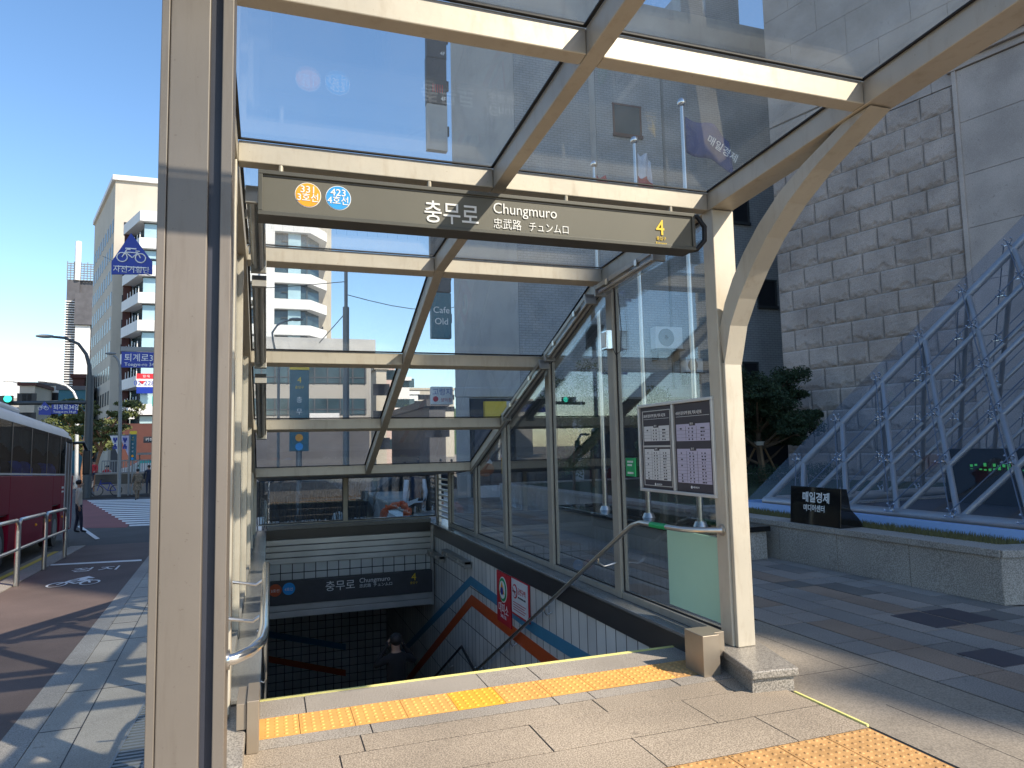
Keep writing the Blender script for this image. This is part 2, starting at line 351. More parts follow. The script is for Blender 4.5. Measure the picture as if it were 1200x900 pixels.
# ================================================================== GROUND
def gs(y): return -.35 - .03*min(max(y-4, 0), 18)        # the street falls away from the entrance
ys_ = [-60, -20, 0, 4, 7, 10, 13, 16, 19, 22]
def strip(name, xa, xb, m, dz=0, y0=-60, y1=22, th=.25):   # xa, xb functions of y
    ys = [y for y in ys_ if y0 < y < y1]; ys = [y0]+ys+[y1]; mb = MB(); vs = []
    for y in ys:
        z = gs(y)+dz; vs += [(xa(y), y, z), (xb(y), y, z), (xb(y), y, z-th), (xa(y), y, z-th)]
    fs = []
    for i in range(len(ys)-1):
        a = i*4; b = a+4
        for k in range(4): fs.append((a+k, a+(k+1) % 4, b+(k+1) % 4, b+k))
    fs += [(0, 1, 2, 3), (len(vs)-4, len(vs)-3, len(vs)-2, len(vs)-1)]
    mb.add(vs, fs); return struct(name, mb, m)
XK = lambda y: -1.742-.0702*(y-5.92)          # line between sidewalk kerb and bike lane
XJ = lambda y: XK(y)+.21
XB = lambda y: -1.22-.067*(y-5.27)
XR_ = lambda y: -3.98-.0702*(y-13.65)-.12     # far edge of bike lane
strip('sidewalk', lambda y: XJ(y), lambda y: -.93, 'sidewalk')
strip('kerb_stone', lambda y: XK(y), lambda y: XJ(y)-.006, 'kerb')
strip('bike_lane', lambda y: XR_(y)+.0, lambda y: XK(y)-.004, 'bikeasphalt', -.004)
strip('kerb_stone', lambda y: XR_(y)-.36, lambda y: XR_(y)-.004, 'kerb', .01)
strip('gutter', lambda y: XR_(y)-.9, lambda y: XR_(y)-.364, 'concrete', -.11)
strip('road', lambda y: -40, lambda y: XR_(y)-.9, 'asphalt', -.12)
strip('road_line', lambda y: XR_(y)-.75, lambda y: XR_(y)-.63, 'roadyellow', -.105, th=.01)
strip('sidewalk_joint', lambda y: XB(y)-.004, lambda y: XB(y)+.004, 'rubber', .0015, y1=21.5, th=.003)
mb = MB()
for k in range(28):
    y = -6+k*1.0; z = gs(y)+.0015
    mb.box(XJ(y), -.93, y-.003, y+.003, z-.002, z+.0008) if k % 2 else mb.box(XJ(y), XB(y), y-.003, y+.003, z-.002, z+.0008)
struct('sidewalk_joint', mb, 'rubber')
strip('sidewalk_edge', lambda y: -.72, lambda y: -.34, 'kerb', .0, y1=16)
# drain grate between sidewalk and entrance
dg = empty('drain_grate', (-.82, 5, gs(5)), 'long slotted steel drain grate beside the taupe column', 'drain grate')
strip_o = MB()
for i in range(150):
    y = 2+i*.06; z = gs(y); strip_o.box(-.915, -.735, y, y+.03, z-.03, z-.002)
strip_o.build('grate_bars', 'pole', dg)
MB().box(-.93, -.915, 1.9, 11.1, gs(11)-.05, gs(11)-.04).build('channel', 'rubber', dg)
mb = MB()
for x in (-.93, -.735):
    for i in range(9):
        y = 2+i; mb.hexa([(x, y, gs(y)-.05), (x+.015, y, gs(y)-.05), (x+.015, y+1, gs(y+1)-.05), (x, y+1, gs(y+1)-.05)], [(x, y, gs(y)+.001), (x+.015, y, gs(y)+.001), (x+.015, y+1, gs(y+1)+.001), (x, y+1, gs(y+1)+.001)])
mb.build('grate_frame', 'pole', dg)
mb = MB()
for i in range(9):
    y = 2+i; mb.quad((-.93, y, gs(y)-.09), (-.72, y, gs(y)-.09), (-.72, y+1, gs(y+1)-.09), (-.93, y+1, gs(y+1)-.09))
struct('drain_bed', mb, 'rubber')
# base ground out to the horizon, with a hole for the stairwell
mb = MB()
zb = -1.06
for a in ((-900, -.5, -300, 1500), (3.3, 900, -300, 1500), (-.5, 3.3, -300, 3), (-.5, 3.3, 19, 1500)):
    mb.quad((a[0], a[2], zb), (a[1], a[2], zb), (a[1], a[3], zb), (a[0], a[3], zb))
struct('ground', mb, 'concrete')
mb = MB(); mb.box(-60, 4.19, 22, 47.5, -1.3, -1.02); struct('road', mb, 'asphalt')
mb = MB(); mb.box(-34, -10.5, 47.5, 320, -1.3, -1.02); struct('road', mb, 'asphalt')
mb = MB(); mb.box(-10.4, 3.5, 47.6, 70, -1.3, -.88); struct('sidewalk', mb, 'asphalt', )
mb = MB(); mb.box(3.6, 12, 26, 190, -1.3, -1.015); struct('road', mb, 'asphalt')
mb = MB(); mb.box(4.2, 60, -60, 26, -1.3, -.012); struct('plaza_ground', mb, 'granite2')
mb = MB(); mb.box(3.3, 4.2, -60, 26, -1.3, -.012); struct('plaza_ground', mb, 'granite2')
mb = MB(); mb.box(3.08, 3.3, -60, 4.5, -1.3, -.012); struct('plaza_ground', mb, 'granite2')
# pavement behind the rear glass, sloping down to the street
mb = MB()
for y0, y1, z0, z1 in ((13.75, 16, -.12, -.55), (16, 22, -.55, -.98), (22, 30, -.98, -1.0)):
    mb.hexa([(-.4, y0, -1.3), (4.19, y0, -1.3), (4.19, y1, -1.3), (-.4, y1, -1.3)], [(-.4, y0, z0), (4.19, y0, z0), (4.19, y1, z1), (-.4, y1, z1)])
struct('back_pavement', mb, 'granite2')
# concrete apron right of the platform
mb = MB(); mb.box(3.085, 4.02, -12, 5.2, -.3, -.004); struct('concrete_apron', mb, 'concrete')
aj = MB()
for x, a, b in ((3.42, -4, 3.3), (3.72, -2, 5)): aj.box(x, x+.002, a, b, -.02, -.0028)
for y in (.9, 2.35, 3.9): aj.box(3.09, 4.0, y, y+.002, -.02, -.0028)
struct('apron_joint', aj, 'rubber')
# plaza pavers: rows run along the plaza, each stone a slab with an open joint
pm = MB()
x = 4.03; row = 0
while x < 6.2:
    w = .3; y = -4 + (row % 2)*.3 + random.uniform(-.05, .05)
    while y < 20.5:
        l = .6 if random.random() < .55 else .3
        mi = random.choice((0, 0, 1, 1, 4))
        if row in (1, 4): mi = 2 if random.random() < .75 else 0
        if random.random() < .025: mi = 3
        dz = random.uniform(-.0015, .0015)
        pm.box(x, x+w-.012, y, y+l-.013, -.03, .0+dz, mi); y += l
    x += w; row += 1
x = 3.32
while x < 3.9:
    y = 5.25
    while y < 20.5:
        pm.box(x, x+.294, y, y+.594, -.03, .0, random.choice((0, 1, 0, 2))); y += .6
    x += .3
pv1 = mat('paver_grey', (.30, .26, .225), .6, 0, .12, 2, .1, 200, build=speckle((.16, .14, .12), (.43, .38, .34), 110, .5))
pv2 = mat('paver_blue_grey', (.24, .22, .20), .55, 0, .12, 2, .1, 200, build=speckle((.13, .12, .105), (.36, .33, .305), 110, .5))
pv3 = mat('paver_brown', (.30, .215, .155), .6, 0, .12, 2, .1, 200, build=speckle((.13, .09, .065), (.35, .27, .21), 110, .5))
pv4 = mat('paver_dark', (.13, .122, .112), .6, 0, .12, 2, .1, 200)
pv5 = mat('paver_dim_grey', (.19, .172, .155), .6, 0, .15, 2, .1, 200, build=speckle((.10, .09, .08), (.30, .275, .245), 110, .5))
struct('paving_stones', pm, [pv1, pv2, pv3, pv4, pv5])
struct('paver_bed', MB().box(4.026, 6.3, -4, 20.6, -.03, -.0045), 'rubber')
for px, py, w in ((5.14, 4.62, .33), (5.5, 4.62, .33)):
    o = MB().box(px, px+w, py-.23, py+.23, -.02, .006).build('floor_cover', 'posterdark', bevel=.003)
    tag(o, 'dark square floor cover in the plaza, ' + ('nearer the entrance pillar' if px < 5.3 else 'nearer the corner of the planter'), 'floor cover', 'dark covers in the plaza paving')
o = MB().box(4.66, 5.0, 3.5, 3.84, -.02, .006).build('floor_cover', 'posterdark', bevel=.003)
tag(o, 'dark square floor cover cut by the right photo edge, by the sunlit concrete', 'floor cover', 'dark covers in the plaza paving')

# entrance platform
pf = MB()
pf.box(-.3, 3.07, -10, 4.78, -.5, -.0035)
struct('platform_base', pf, 'rubber')
def slabrow(mb, y0, y1, xs, x0=-.3, x1=3.065, mi=0):
    e = [x0]+xs+[x1]
    for a, b in zip(e, e[1:]):
        g = .004; mb.box(a+g, b-g, y0+.005, y1-.005, -.03, random.uniform(-.0015, .0015), mi)
sl = MB()
slabrow(sl, 4.478, 4.785, [.22, 1.35, 1.72], mi=1)
slabrow(sl, 4.03, 4.166, [.55, 1.66, 1.9, 2.5], mi=1)
slabrow(sl, 3.81, 4.03, [.48, 1.87, 2.75])
slabrow(sl, 3.44, 3.81, [.35, 1.38, 2.36])
slabrow(sl, 3.08, 3.44, [.9, 1.82, 2.6])
for i in range(12): slabrow(sl, 2.44-.37*(i+1), 2.44-.37*i, [.3+.4*(i % 2), 1.2+.4*(i % 2), 2.1+.4*(i % 2)])
slabrow(sl, 2.44, 3.08, [.3], x1=.92)
sl.box(-.3, -.045, 4.17, 4.475, -.03, 0, 1); sl.box(2.875, 3.06, 4.17, 4.475, -.03, 0, 1)
struct('platform_paving', sl, ['granite', 'granite2'])
def tactile(mb, x, y, mi):
    mb.box(x+.002, x+.297, y+.002, y+.297, -.02, .003, mi)
    for i in range(6):
        for j in range(6):
            cx, cy = x+.025+i*.05, y+.025+j*.05; a = []
            for r, z in ((.013, .003), (.0075, .0085)):
                a += [(cx+r*math.cos(k*math.pi/4), cy+r*math.sin(k*math.pi/4), z) for k in range(8)]
            mb.add(a, [tuple(range(8, 16))]+[(k, (k+1) % 8, 8+(k+1) % 8, 8+k) for k in range(8)], mi)
tb = MB()
for i in range(10): tactile(tb, -.125+i*.2985, 4.172, 1 if i == 4 else (2 if i == 9 else 0)) if i else None
tactile(tb, -.125, 4.172, 0)
struct('tactile_paving', tb, ['tactile', 'tactile2', 'tactile3'])
tb = MB()
for i in range(7):
    for j in range(2): tactile(tb, .945+i*.301, 2.47+j*.301, 2)
struct('tactile_paving', tb, ['tactile', 'tactile2', 'tactile3'])
struct('platform_nosing', MB().box(-.05, 2.93, 4.787, 4.812, -.02, .004), 'noslip')
struct('platform_nosing', MB().box(3.068, 3.083, 3.1, 3.66, -.02, .007), 'noslip')

# ================================================================== STAIRWELL
SX0, SX1 = -.08, 2.95
st = MB()
for k in range(30):
    y = 4.78+k*.32; z = -.158*(k+1)
    st.box(SX0, SX1, y, y+.33, z-.4, z, 0)
struct('stair_flight', st, 'granite2')
def yzp(mb, poly, x0, x1, mi=0):
    n = len(poly); vs = [(x0, p[0], p[1]) for p in poly]+[(x1, p[0], p[1]) for p in poly]
    return mb.add(vs, [tuple(range(n)), tuple(range(n, 2*n))]+[(i, (i+1) % n, n+(i+1) % n, n+i) for i in range(n)], mi)
def tws(name, loc, label):
    return empty(name, loc, label, 'wall')
rw = tws('tiled_wall', (3.0, 8, -1), 'white tiled stairwell wall with blue and orange stripes under the right glass')
MB().box(SX1, 3.28, 4.4, 19, -6, -.1).build('tiles', 'tile', rw)
MB().box(2.925, 3.29, 4.32, 13.75, -.1, .112).build('black_band', 'blackband', rw, bevel=.004)
def band(pts, w, mi_name, nm):
    mb = MB()
    for (a, b) in zip(pts, pts[1:]):
        dy, dz = b[0]-a[0], b[1]-a[1]
        mb.add([(2.945, a[0], a[1]-w/2), (2.945, a[0], a[1]+w/2), (2.945, b[0], b[1]+w/2), (2.945, b[0], b[1]-w/2),
                (2.951, a[0], a[1]-w/2), (2.951, a[0], a[1]+w/2), (2.951, b[0], b[1]+w/2), (2.951, b[0], b[1]-w/2)],
               [(0, 1, 2, 3), (4, 5, 6, 7), (0, 1, 5, 4), (1, 2, 6, 5), (2, 3, 7, 6), (3, 0, 4, 7)])
    mb.build(nm, mi_name, rw)
band([(6.15, -.545), (7.9, -.585), (10.62, -.5), (18.9, -4.15)], .14, 'stripeblue', 'stripe')
band([(6.4, -.83), (7.47, -.83), (8.76, -.815), (10.58, -.79), (18.9, -5.1)], .17, 'stripered', 'stripe')
lw = tws('tiled_wall', (-.2, 8, -1), 'left stairwell wall dropping into the dark below the bent handrail')
MB().box(-.34, SX0, 4.4, 19, -6, -.1).build('tiles', 'tile', lw)
MB().box(-.35, -.06, 4.42, 13.75, -.1, .112).build('black_band', 'blackband', lw, bevel=.004)
bw = tws('tiled_wall', (1.4, 19, -6), 'far tiled wall at the foot of the dark stairs')
MB().box(SX0, SX1, 19, 19.2, -7, -1.3).build('tiles', 'tileback', bw)
mb = MB(); mb.hexa([(SX0, 18.98, -3.05), (1.9, 18.98, -3.6), (1.9, 19.01, -3.6), (SX0, 19.01, -3.05)], [(SX0, 18.98, -2.9), (1.9, 18.98, -3.45), (1.9, 19.01, -3.45), (SX0, 19.01, -2.9)]); mb.build('stripe', 'stripeblue', bw)
mb = MB(); mb.hexa([(SX0, 18.98, -3.65), (1.9, 18.98, -4.25), (1.9, 19.01, -4.25), (SX0, 19.01, -3.65)], [(SX0, 18.98, -3.5), (1.9, 18.98, -4.1), (1.9, 19.01, -4.1), (SX0, 19.01, -3.5)]); mb.build('stripe', 'stripered', bw)
struct('stair_landing', MB().box(SX0, SX1, 14.3, 19.2, -5.2, -4.9), 'granite2')
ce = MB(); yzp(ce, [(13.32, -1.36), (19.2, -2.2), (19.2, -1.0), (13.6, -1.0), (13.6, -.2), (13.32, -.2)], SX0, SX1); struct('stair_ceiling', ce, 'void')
cb = MB()
for k in range(5): yzp(cb, [(13.8+k*1.0, -1.44-.143*k), (13.84+k*1.0, -1.446-.143*k), (13.84+k*1.0, -1.47-.143*k), (13.8+k*1.0, -1.465-.143*k)], SX0, SX1)
struct('ceiling_joint', cb, 'panelsteel')
# sills
tag(MB().box(2.9, 3.3, 4.34, 13.78, .112, .14).build('stone_sill', 'sillstone', bevel=.006), 'long polished granite sill under the right glass wall', 'sill', 'sills round the stairwell')
tag(MB().box(-.36, -.04, 4.44, 13.3, .112, .14).build('stone_sill', 'sillstone', bevel=.006), 'long polished granite sill under the left glass wall', 'sill', 'sills round the stairwell')
tag(MB().box(-.036, 2.896, 13.16, 13.78, .16, .235).build('stone_sill', 'sillstone', bevel=.006), 'short granite sill under the rear glass', 'sill', 'sills round the stairwell')
# lintel above the dark passage
li = empty('lintel', (1.4, 13.3, -1), 'steel clad lintel with tile strip over the dark stair passage', 'lintel')
MB().box(-.06, 2.9, 13.2, 13.6, -.01, .155).build('black_band', 'blackband', li)
mb = MB()
for k in range(4): mb.box(-.06, 2.9, 13.16+(.012 if k % 2 else 0), 13.4, -.44+k*.1075+.004, -.44+(k+1)*.1075-.004)
mb.build('steel_panel', 'panelsteel', li, bevel=.008)
MB().box(-.06, 2.93, 13.22, 13.5, -.72, -.44).build('tiles', 'tileback', li)
mb = MB()
for k in range(2): mb.box(-.06, 2.9, 13.1, 13.4, -1.355+k*.118+.004, -1.355+(k+1)*.118-.004)
mb.build('steel_panel', 'panelsteel', li, bevel=.008)
MB().box(2.885, 2.925, 13.1, 13.6, -1.36, .1).build('edge_profile', 'panelsteel', li)
MB().box(-.07, -.05, 13.1, 13.4, -1.36, .1).build('edge_profile', 'panelsteel', li)
ss = empty('station_sign', (1.4, 13.15, -.9), 'charcoal station name board on the lintel over the dark stairs', 'sign', 'station name boards')
MB().box(-.05, 2.885, 13.05, 13.2, -1.115, -.72).build('board', 'signdark', ss, bevel=.006)
def sign_text(par, Yp, s, spots):
    for body, px, py, size, m, al in spots:
        p = at(px, py, Yp); text(body, size*s, m, face_y(p.x, Yp-.003, p.z), par, 'lettering', al)
for (px, py, mm) in ((322.5, 692, 'stripered'), (338.5, 690, 'blue')):
    p = at(px, py, 13.045); disc(MB(), p, .105, n=32).build('line_disc', mm, ss)
sign_text(ss, 13.036, 1, (('3호선', 322.5, 694, .062, 'letter', 'CENTER'), ('4호선', 338.5, 692, .062, 'letter', 'CENTER'), ('충무로', 381, 692, .19, 'letter', 'LEFT'),
    ('Chungmuro', 421, 683, .115, 'letter', 'LEFT'), ('忠武路  チュンムロ', 421, 688.5, .07, 'letter', 'LEFT'), ('4', 485, 680, .19, 'yletter', 'CENTER'), ('출입구', 485, 684, .05, 'yletter', 'CENTER')))

# signs on the tiled wall
def xsign(name, y0, y1, z0, z1, x, m, label, cat, t=.02):
    e = empty(name, (x, (y0+y1)/2, z0), label, cat)
    MB().box(x-t, x, y0, y1, z0, z1).build('panel', m, e, bevel=.002); return e
e = xsign('shelter_sign', 8.66, 9.22, -.775, -.115, 2.944, 'red', 'red upright sign with round emblem on the stairwell tiles', 'sign')
disc(MB(), (2.922, 8.94, -.33), .165, 'x').build('emblem_ring', 'letter', e)
disc(MB(), (2.917, 8.94, -.33), .15, 'x').build('emblem_field', 'green', e)
disc(MB(), (2.912, 8.94, -.33), .115, 'x').build('emblem_field', 'letter', e)
mb = MB(); mb.add([(2.905, 8.94+.1, -.38), (2.905, 8.94-.1, -.38), (2.905, 8.94, -.22)], [(0, 1, 2)]); mb.build('emblem_triangle', 'orange', e)
disc(MB(), (2.904, 8.94, -.345), .05, 'x').build('emblem_centre', 'roadblue', e)
text('대피소', .15, 'letter', face_x(2.921, 9.15, -.635), e); text('SHELTER', .06, 'letter', face_x(2.921, 9.06, -.70), e)
e = xsign('no_smoking_sign', 7.98, 8.6, -.56, -.1, 2.944, 'red', 'white no smoking notice with red border on the stairwell tiles', 'sign')
MB().box(2.918, 2.923, 8.0, 8.58, -.53, -.115).build('face', 'paper', e)
disc(MB(), (2.917, 8.45, -.26), .088, 'x').build('ring', 'red', e); disc(MB(), (2.912, 8.45, -.26), .07, 'x').build('ring_field', 'paper', e)
MB().box(2.904, 2.907, 8.40, 8.51, -.27, -.25).build('cigarette', 'black', e)
mb = MB(); mb.add([(2.902, 8.50, -.21), (2.902, 8.51, -.222), (2.902, 8.40, -.31), (2.902, 8.39, -.298)], [(0, 1, 2, 3)]); mb.build('slash', 'red', e)
text('금연구역', .085, 'red', face_x(2.916, 8.345, -.27), e, sx=.9); text('NO SMOKING AREA', .03, 'black', face_x(2.916, 8.34, -.325), e)
mb = MB()
for k in range(4): mb.box(2.914, 2.917, 8.06+.05*(k % 2), 8.52, -.40-k*.03, -.393-k*.03)
mb.build('print_lines', 'red', e)

# handrails
def wallbracket(mb, x, y, z, xw): mb.tube([(x, y, z), (x, y, z-.06), (x+(xw-x)*.3, y, z-.095), (xw, y, z-.07)], .009, 8)
hr = empty('handrail', (2.86, 5, 0), 'steel handrail running down the tiled right wall from the cream pillar', 'handrail', 'stair handrails')
pr = [(3.03, 4.26, .925), (2.95, 4.31, .925), (2.885, 4.40, .92), (2.86, 4.52, .915), (2.86, 5.12, .905), (2.86, 5.26, .87), (2.86, 5.42, .79)]
y = 5.42
while y < 12.5: y += .5; pr.append((2.86, y, .79-.53*(y-5.42)))
MB().tube(pr, .0205, 14).build('rail', 'steel', hr, smooth=True)
mb = MB(); disc(mb, (3.029, 4.26, .925), .04, 'x', .008, 24); mb.build('flange', 'steel', hr)
MB().tube([(2.86, 4.72, .912), (2.86, 4.95, .908)], .0225, 14).build('sleeve', 'green', hr, smooth=True)
for yy in (5.92, 7.3, 8.5, 9.7, 11.0):
    mb = MB(); wallbracket(mb, 2.86, yy, .79-.53*(yy-5.42), 3.05 if yy < 6 else 2.945); mb.build('bracket', 'steel', hr, smooth=True)
hl = empty('handrail', (-.02, 3, 0), 'thick polished handrail bending away from the taupe column on the left', 'handrail', 'stair handrails')
pl = [(-.155, 2.70, .83), (-.11, 2.70, .832), (-.06, 2.74, .84), (-.025, 2.84, .845), (-.015, 3.0, .85), (-.012, 4.55, .865), (-.012, 4.75, .84), (-.012, 4.95, .76)]
y = 4.95
while y < 12: y += .5; pl.append((-.012, y, .76-.53*(y-4.95)))
MB().tube(pl, .0205, 18).build('rail', 'chrome', hl, smooth=True)
mb = MB(); mb.tube([(-.135, 2.70, .83), (-.125, 2.70, .83)], .034, 20); mb.build('flange', 'chrome', hl, smooth=True)
for yy, zz in ((3.6, .85), (4.5, .86), (5.9, .24), (7.5, -.61)):
    mb = MB(); wallbracket(mb, -.012, yy, zz, -.2 if yy < 5 else -.08); mb.build('bracket', 'steel', hl, smooth=True)
hw = empty('handrail', (2.88, 12, -2), 'lower bent black rail on the tiled wall near the dark passage', 'handrail', 'stair handrails')
MB().tube([(2.86, 9.1, -1.95), (2.86, 10.9, -1.55), (2.86, 14, -3.2)], .02, 10).build('rail', 'black', hw, smooth=True)
for yy, zz in ((9.6, -1.84), (10.4, -1.66), (11.8, -2.03)):
    mb = MB(); wallbracket(mb, 2.86, yy, zz, 2.945); mb.build('bracket', 'steel', hw, smooth=True)

# ================================================================== CANOPY
XL, XR = -.19, 3.03
CX0, CX1 = 1.377, 1.462
YB = [1.52, 2.80, 4.245, 5.99, 7.61, 9.22, 10.81]
def G(y):
    if y <= 5.99: return 3.247+.0746*(5.99-y)
    if y <= 10.85: return 3.247-.4013*(y-5.99)
    return 3.247-.4013*(10.85-5.99)-.02*(y-10.85)
HB, WB = .136, .085
cn = empty('entrance_canopy', (1.4, 4.2, 0), 'cream steel and glass canopy sloping down over the subway stairs', 'canopy')
kinks = [1.5, 5.99, 10.87, 13.5]
def rail(x0, x1, name, h=HB, ks=kinks, m='cream'):
    mb = MB()
    for a, b in zip(ks, ks[1:]):
        mb.hexa([(x0, a, G(a)-h), (x1, a, G(a)-h), (x1, b, G(b)-h), (x0, b, G(b)-h)], [(x0, a, G(a)), (x1, a, G(a)), (x1, b, G(b)), (x0, b, G(b))])
    return mb.build(name, m, cn, bevel=.005)
rail(XR, XR+.185, 'side_rail'); rail(XL-.185, XL, 'side_rail'); rail(CX0, CX1, 'centre_rail', HB-.003, [1.5, 5.99, 10.87])
for b in YB:
    for x0, x1 in ((XL+.002, CX0-.002), (CX1+.002, XR-.002)):
        g0, g1 = G(b)-.004, G(b+WB)-.004
        MB().hexa([(x0, b, g0-HB+.008), (x1, b, g0-HB+.008), (x1, b+WB, g1-HB+.008), (x0, b+WB, g1-HB+.008)], [(x0, b, g0), (x1, b, g0), (x1, b+WB, g1), (x0, b+WB, g1)]).build('cross_beam', 'cream', cn, bevel=.005)
# rear flat part of the roof
mb = MB(); mb.hexa([(XL+.002, 10.9, 1.17), (XR-.002, 10.9, 1.17), (XR-.002, 13.3, 1.03), (XL+.002, 13.3, 1.03)], [(XL+.002, 10.9, 1.285), (XR-.002, 10.9, 1.285), (XR-.002, 13.3, 1.24), (XL+.002, 13.3, 1.24)]); mb.build('rear_roof_panel', 'greyframe', cn, bevel=.006)
# roof panes with their black seals
bays = list(zip(YB, YB[1:]))
for a, b in [(a+WB, b) for a, b in bays]:
    for x0, x1 in ((XL, CX0), (CX1, XR)):
        ov = .03
        y0, y1 = a-ov, b+ov; X0, X1 = x0-ov, x1+ov
        t = .012; o = .006
        g = MB().hexa([(X0, y0, G(y0)+o), (X1, y0, G(y0)+o), (X1, y1, G(y1)+o), (X0, y1, G(y1)+o)], [(X0, y0, G(y0)+o+t), (X1, y0, G(y0)+o+t), (X1, y1, G(y1)+o+t), (X0, y1, G(y1)+o+t)]).build('roof_pane', 'glass', cn)
        sm = MB(); w = .018
        for (p, q) in (((x0, a), (x1, a+w)), ((x0, b-w), (x1, b)), ((x0, a+w), (x0+w, b-w)), ((x1-w, a+w), (x1, b-w))):
            sm.hexa([(p[0], p[1], G(p[1])-.003), (q[0], p[1], G(p[1])-.003), (q[0], q[1], G(q[1])-.003), (p[0], q[1], G(q[1])-.003)],
                    [(p[0], p[1], G(p[1])+.005), (q[0], p[1], G(p[1])+.005), (q[0], q[1], G(q[1])+.005), (p[0], q[1], G(q[1])+.005)])
        sm.build('seal', 'rubber', g)
# pillars and posts
for sgn, xa, xb in ((1, 3.03, 3.215), (-1, -.375, -.19)):
    MB().box(xa+.001, xb-.001, 4.2, 4.33, .137, G(4.25)-HB-.002).build('pillar', 'cream', cn, bevel=.006)
POSTS = [(5.86, 5.98), (7.48, 7.6), (9.15, 9.27), (10.63, 10.75), (12.33, 12.44), (13.3, 13.42)]
for a, b in POSTS:
    for x0, x1 in ((3.05, 3.135), (-.295, -.21)):
        mb = MB(); yzp(mb, [(a, .142), (b, .142), (b, G(b)-HB+.01 if b < 10.8 else 1.1), (a, G(a)-HB+.01 if a < 10.8 else 1.1)], x0, x1); mb.build('post', 'greyframe' if x0 > 0 else 'cream', cn, bevel=.004)  # right posts take a greyer paint for their shade, left ones stay cream
# curved brace at the right pillar
oc = [(4.165, 2.095), (4.08, 2.36), (3.97, 2.53), (3.83, 2.70), (3.66, 2.87), (3.45, 3.03), (3.22, 3.16), (2.98, 3.26), (2.78, 3.34)]
ic = [(4.215, 2.33), (4.13, 2.53), (4.03, 2.68), (3.90, 2.83), (3.73, 2.98), (3.52, 3.12), (3.30, 3.22), (3.10, 3.29), (2.98, 3.335)]
mb = MB()
for k in range(len(oc)-1):
    a, b, c, d = oc[k], oc[k+1], ic[k+1], ic[k]
    mb.add([(x, p[0], p[1]) for x in (3.05, 3.195) for p in (a, b, c, d)], [(0, 1, 2, 3), (4, 7, 6, 5), (0, 4, 5, 1), (3, 2, 6, 7)] + ([(0, 3, 7, 4)] if k == 0 else []) + ([(1, 5, 6, 2)] if k == len(oc)-2 else []))
mb.build('curved_brace', 'cream', cn, smooth=True)
MB().box(3.051, 3.194, 4.165, 4.199, .138, 2.11).build('brace_foot', 'cream', cn, bevel=.006)
# side panes
def side(xg, mm='wallglass'):
    ed = [(4.33, 5.86), (5.98, 7.48), (7.6, 9.15), (9.27, 10.63), (10.75, 12.33)]
    for a, b in ed:
        ta, tb = (G(a)-HB if a < 10.8 else 1.08), (G(b)-HB if b < 10.8 else 1.08)
        poly = [(a, .2), (b, .2), (b, tb)]+([(5.99, G(5.99)-HB)] if a < 5.99 < b and False else [])+[(a, ta)]
        mb = MB(); yzp(mb, poly, xg-.005, xg+.005); g = mb.build('side_pane', mm, cn)
        sm = MB(); w = .014
        for x in (xg-.008,):
            yzp(sm, [(a, .2), (b, .2), (b, .2+w), (a, .2+w)], x-.004, x+.004)
            yzp(sm, [(a, .2+w), (a+w, .2+w), (a+w, ta-w), (a, ta-w)], x-.004, x+.004); yzp(sm, [(b-w, .2+w), (b, .2+w), (b, tb-w), (b-w, tb-w)], x-.004, x+.004)
            yzp(sm, [(a, ta-w), (b, tb-w), (b, tb), (a, ta)], x-.005, x+.005)
        sm.build('seal', 'rubber', g)
        MB().box(xg-.035, xg+.035, a, b, .141, .2).build('bottom_frame', 'greyframe', cn, bevel=.003)
side(3.095); side(-.25)
# louvre panel between the last two posts
mb = MB()
for k in range(8): mb.box(3.07, 3.12, 12.46, 13.28, .24+k*.1, .27+k*.1)
mb.box(3.07, 3.12, 12.44, 12.5, .142, 1.08); mb.box(3.07, 3.12, 13.24, 13.3, .142, 1.08); mb.build('louvre', 'alu', cn)
# rear glass
for x0, x1 in ((-.17, 1.29), (1.37, 3.03)):
    g = MB().box(x0, x1, 13.345, 13.355, .25, 1.03).build('rear_pane', 'backglass', cn)
    sm = MB(); w = .014
    sm.box(x0, x1, 13.335, 13.344, .25, .25+w); sm.box(x0, x1, 13.335, 13.344, 1.03-w, 1.03); sm.box(x0, x0+w, 13.335, 13.344, .25+w, 1.03-w); sm.box(x1-w, x1, 13.335, 13.344, .25+w, 1.03-w)
    sm.build('seal', 'rubber', g)
MB().box(1.29, 1.37, 13.3, 13.4, .236, 1.05).build('post', 'greyframe', cn, bevel=.004)
MB().box(-.21, 3.05, 13.31, 13.39, .236, .249).build('bottom_frame', 'greyframe', cn)
# notches on the frosted pane
tag(MB().box(3.075, 3.088, 4.36, 5.07, .25, .855).build('frosted_panel', 'frost'), 'pale green frosted panel at the foot of the first side pane', 'panel')

# left front column with its dark groove
tc_ = empty('column', (-.25, 2.7, 0), 'tall taupe metal column with a black groove, nearest on the left', 'column')
MB().box(-.372, -.345, 2.60, 2.8, gs(0), 3.6).build('flange', 'taupe', tc_, bevel=.003)
MB().box(-.3435, -.213, 2.606, 2.8, gs(0), 3.6).build('face', 'taupe', tc_, bevel=.004)
MB().box(-.2125, -.173, 2.64, 2.8, gs(0), 3.6).build('groove', 'bluegap', tc_)
MB().box(-.1725, -.135, 2.606, 2.8, gs(0), 3.6).build('flange', 'taupe', tc_, bevel=.003)

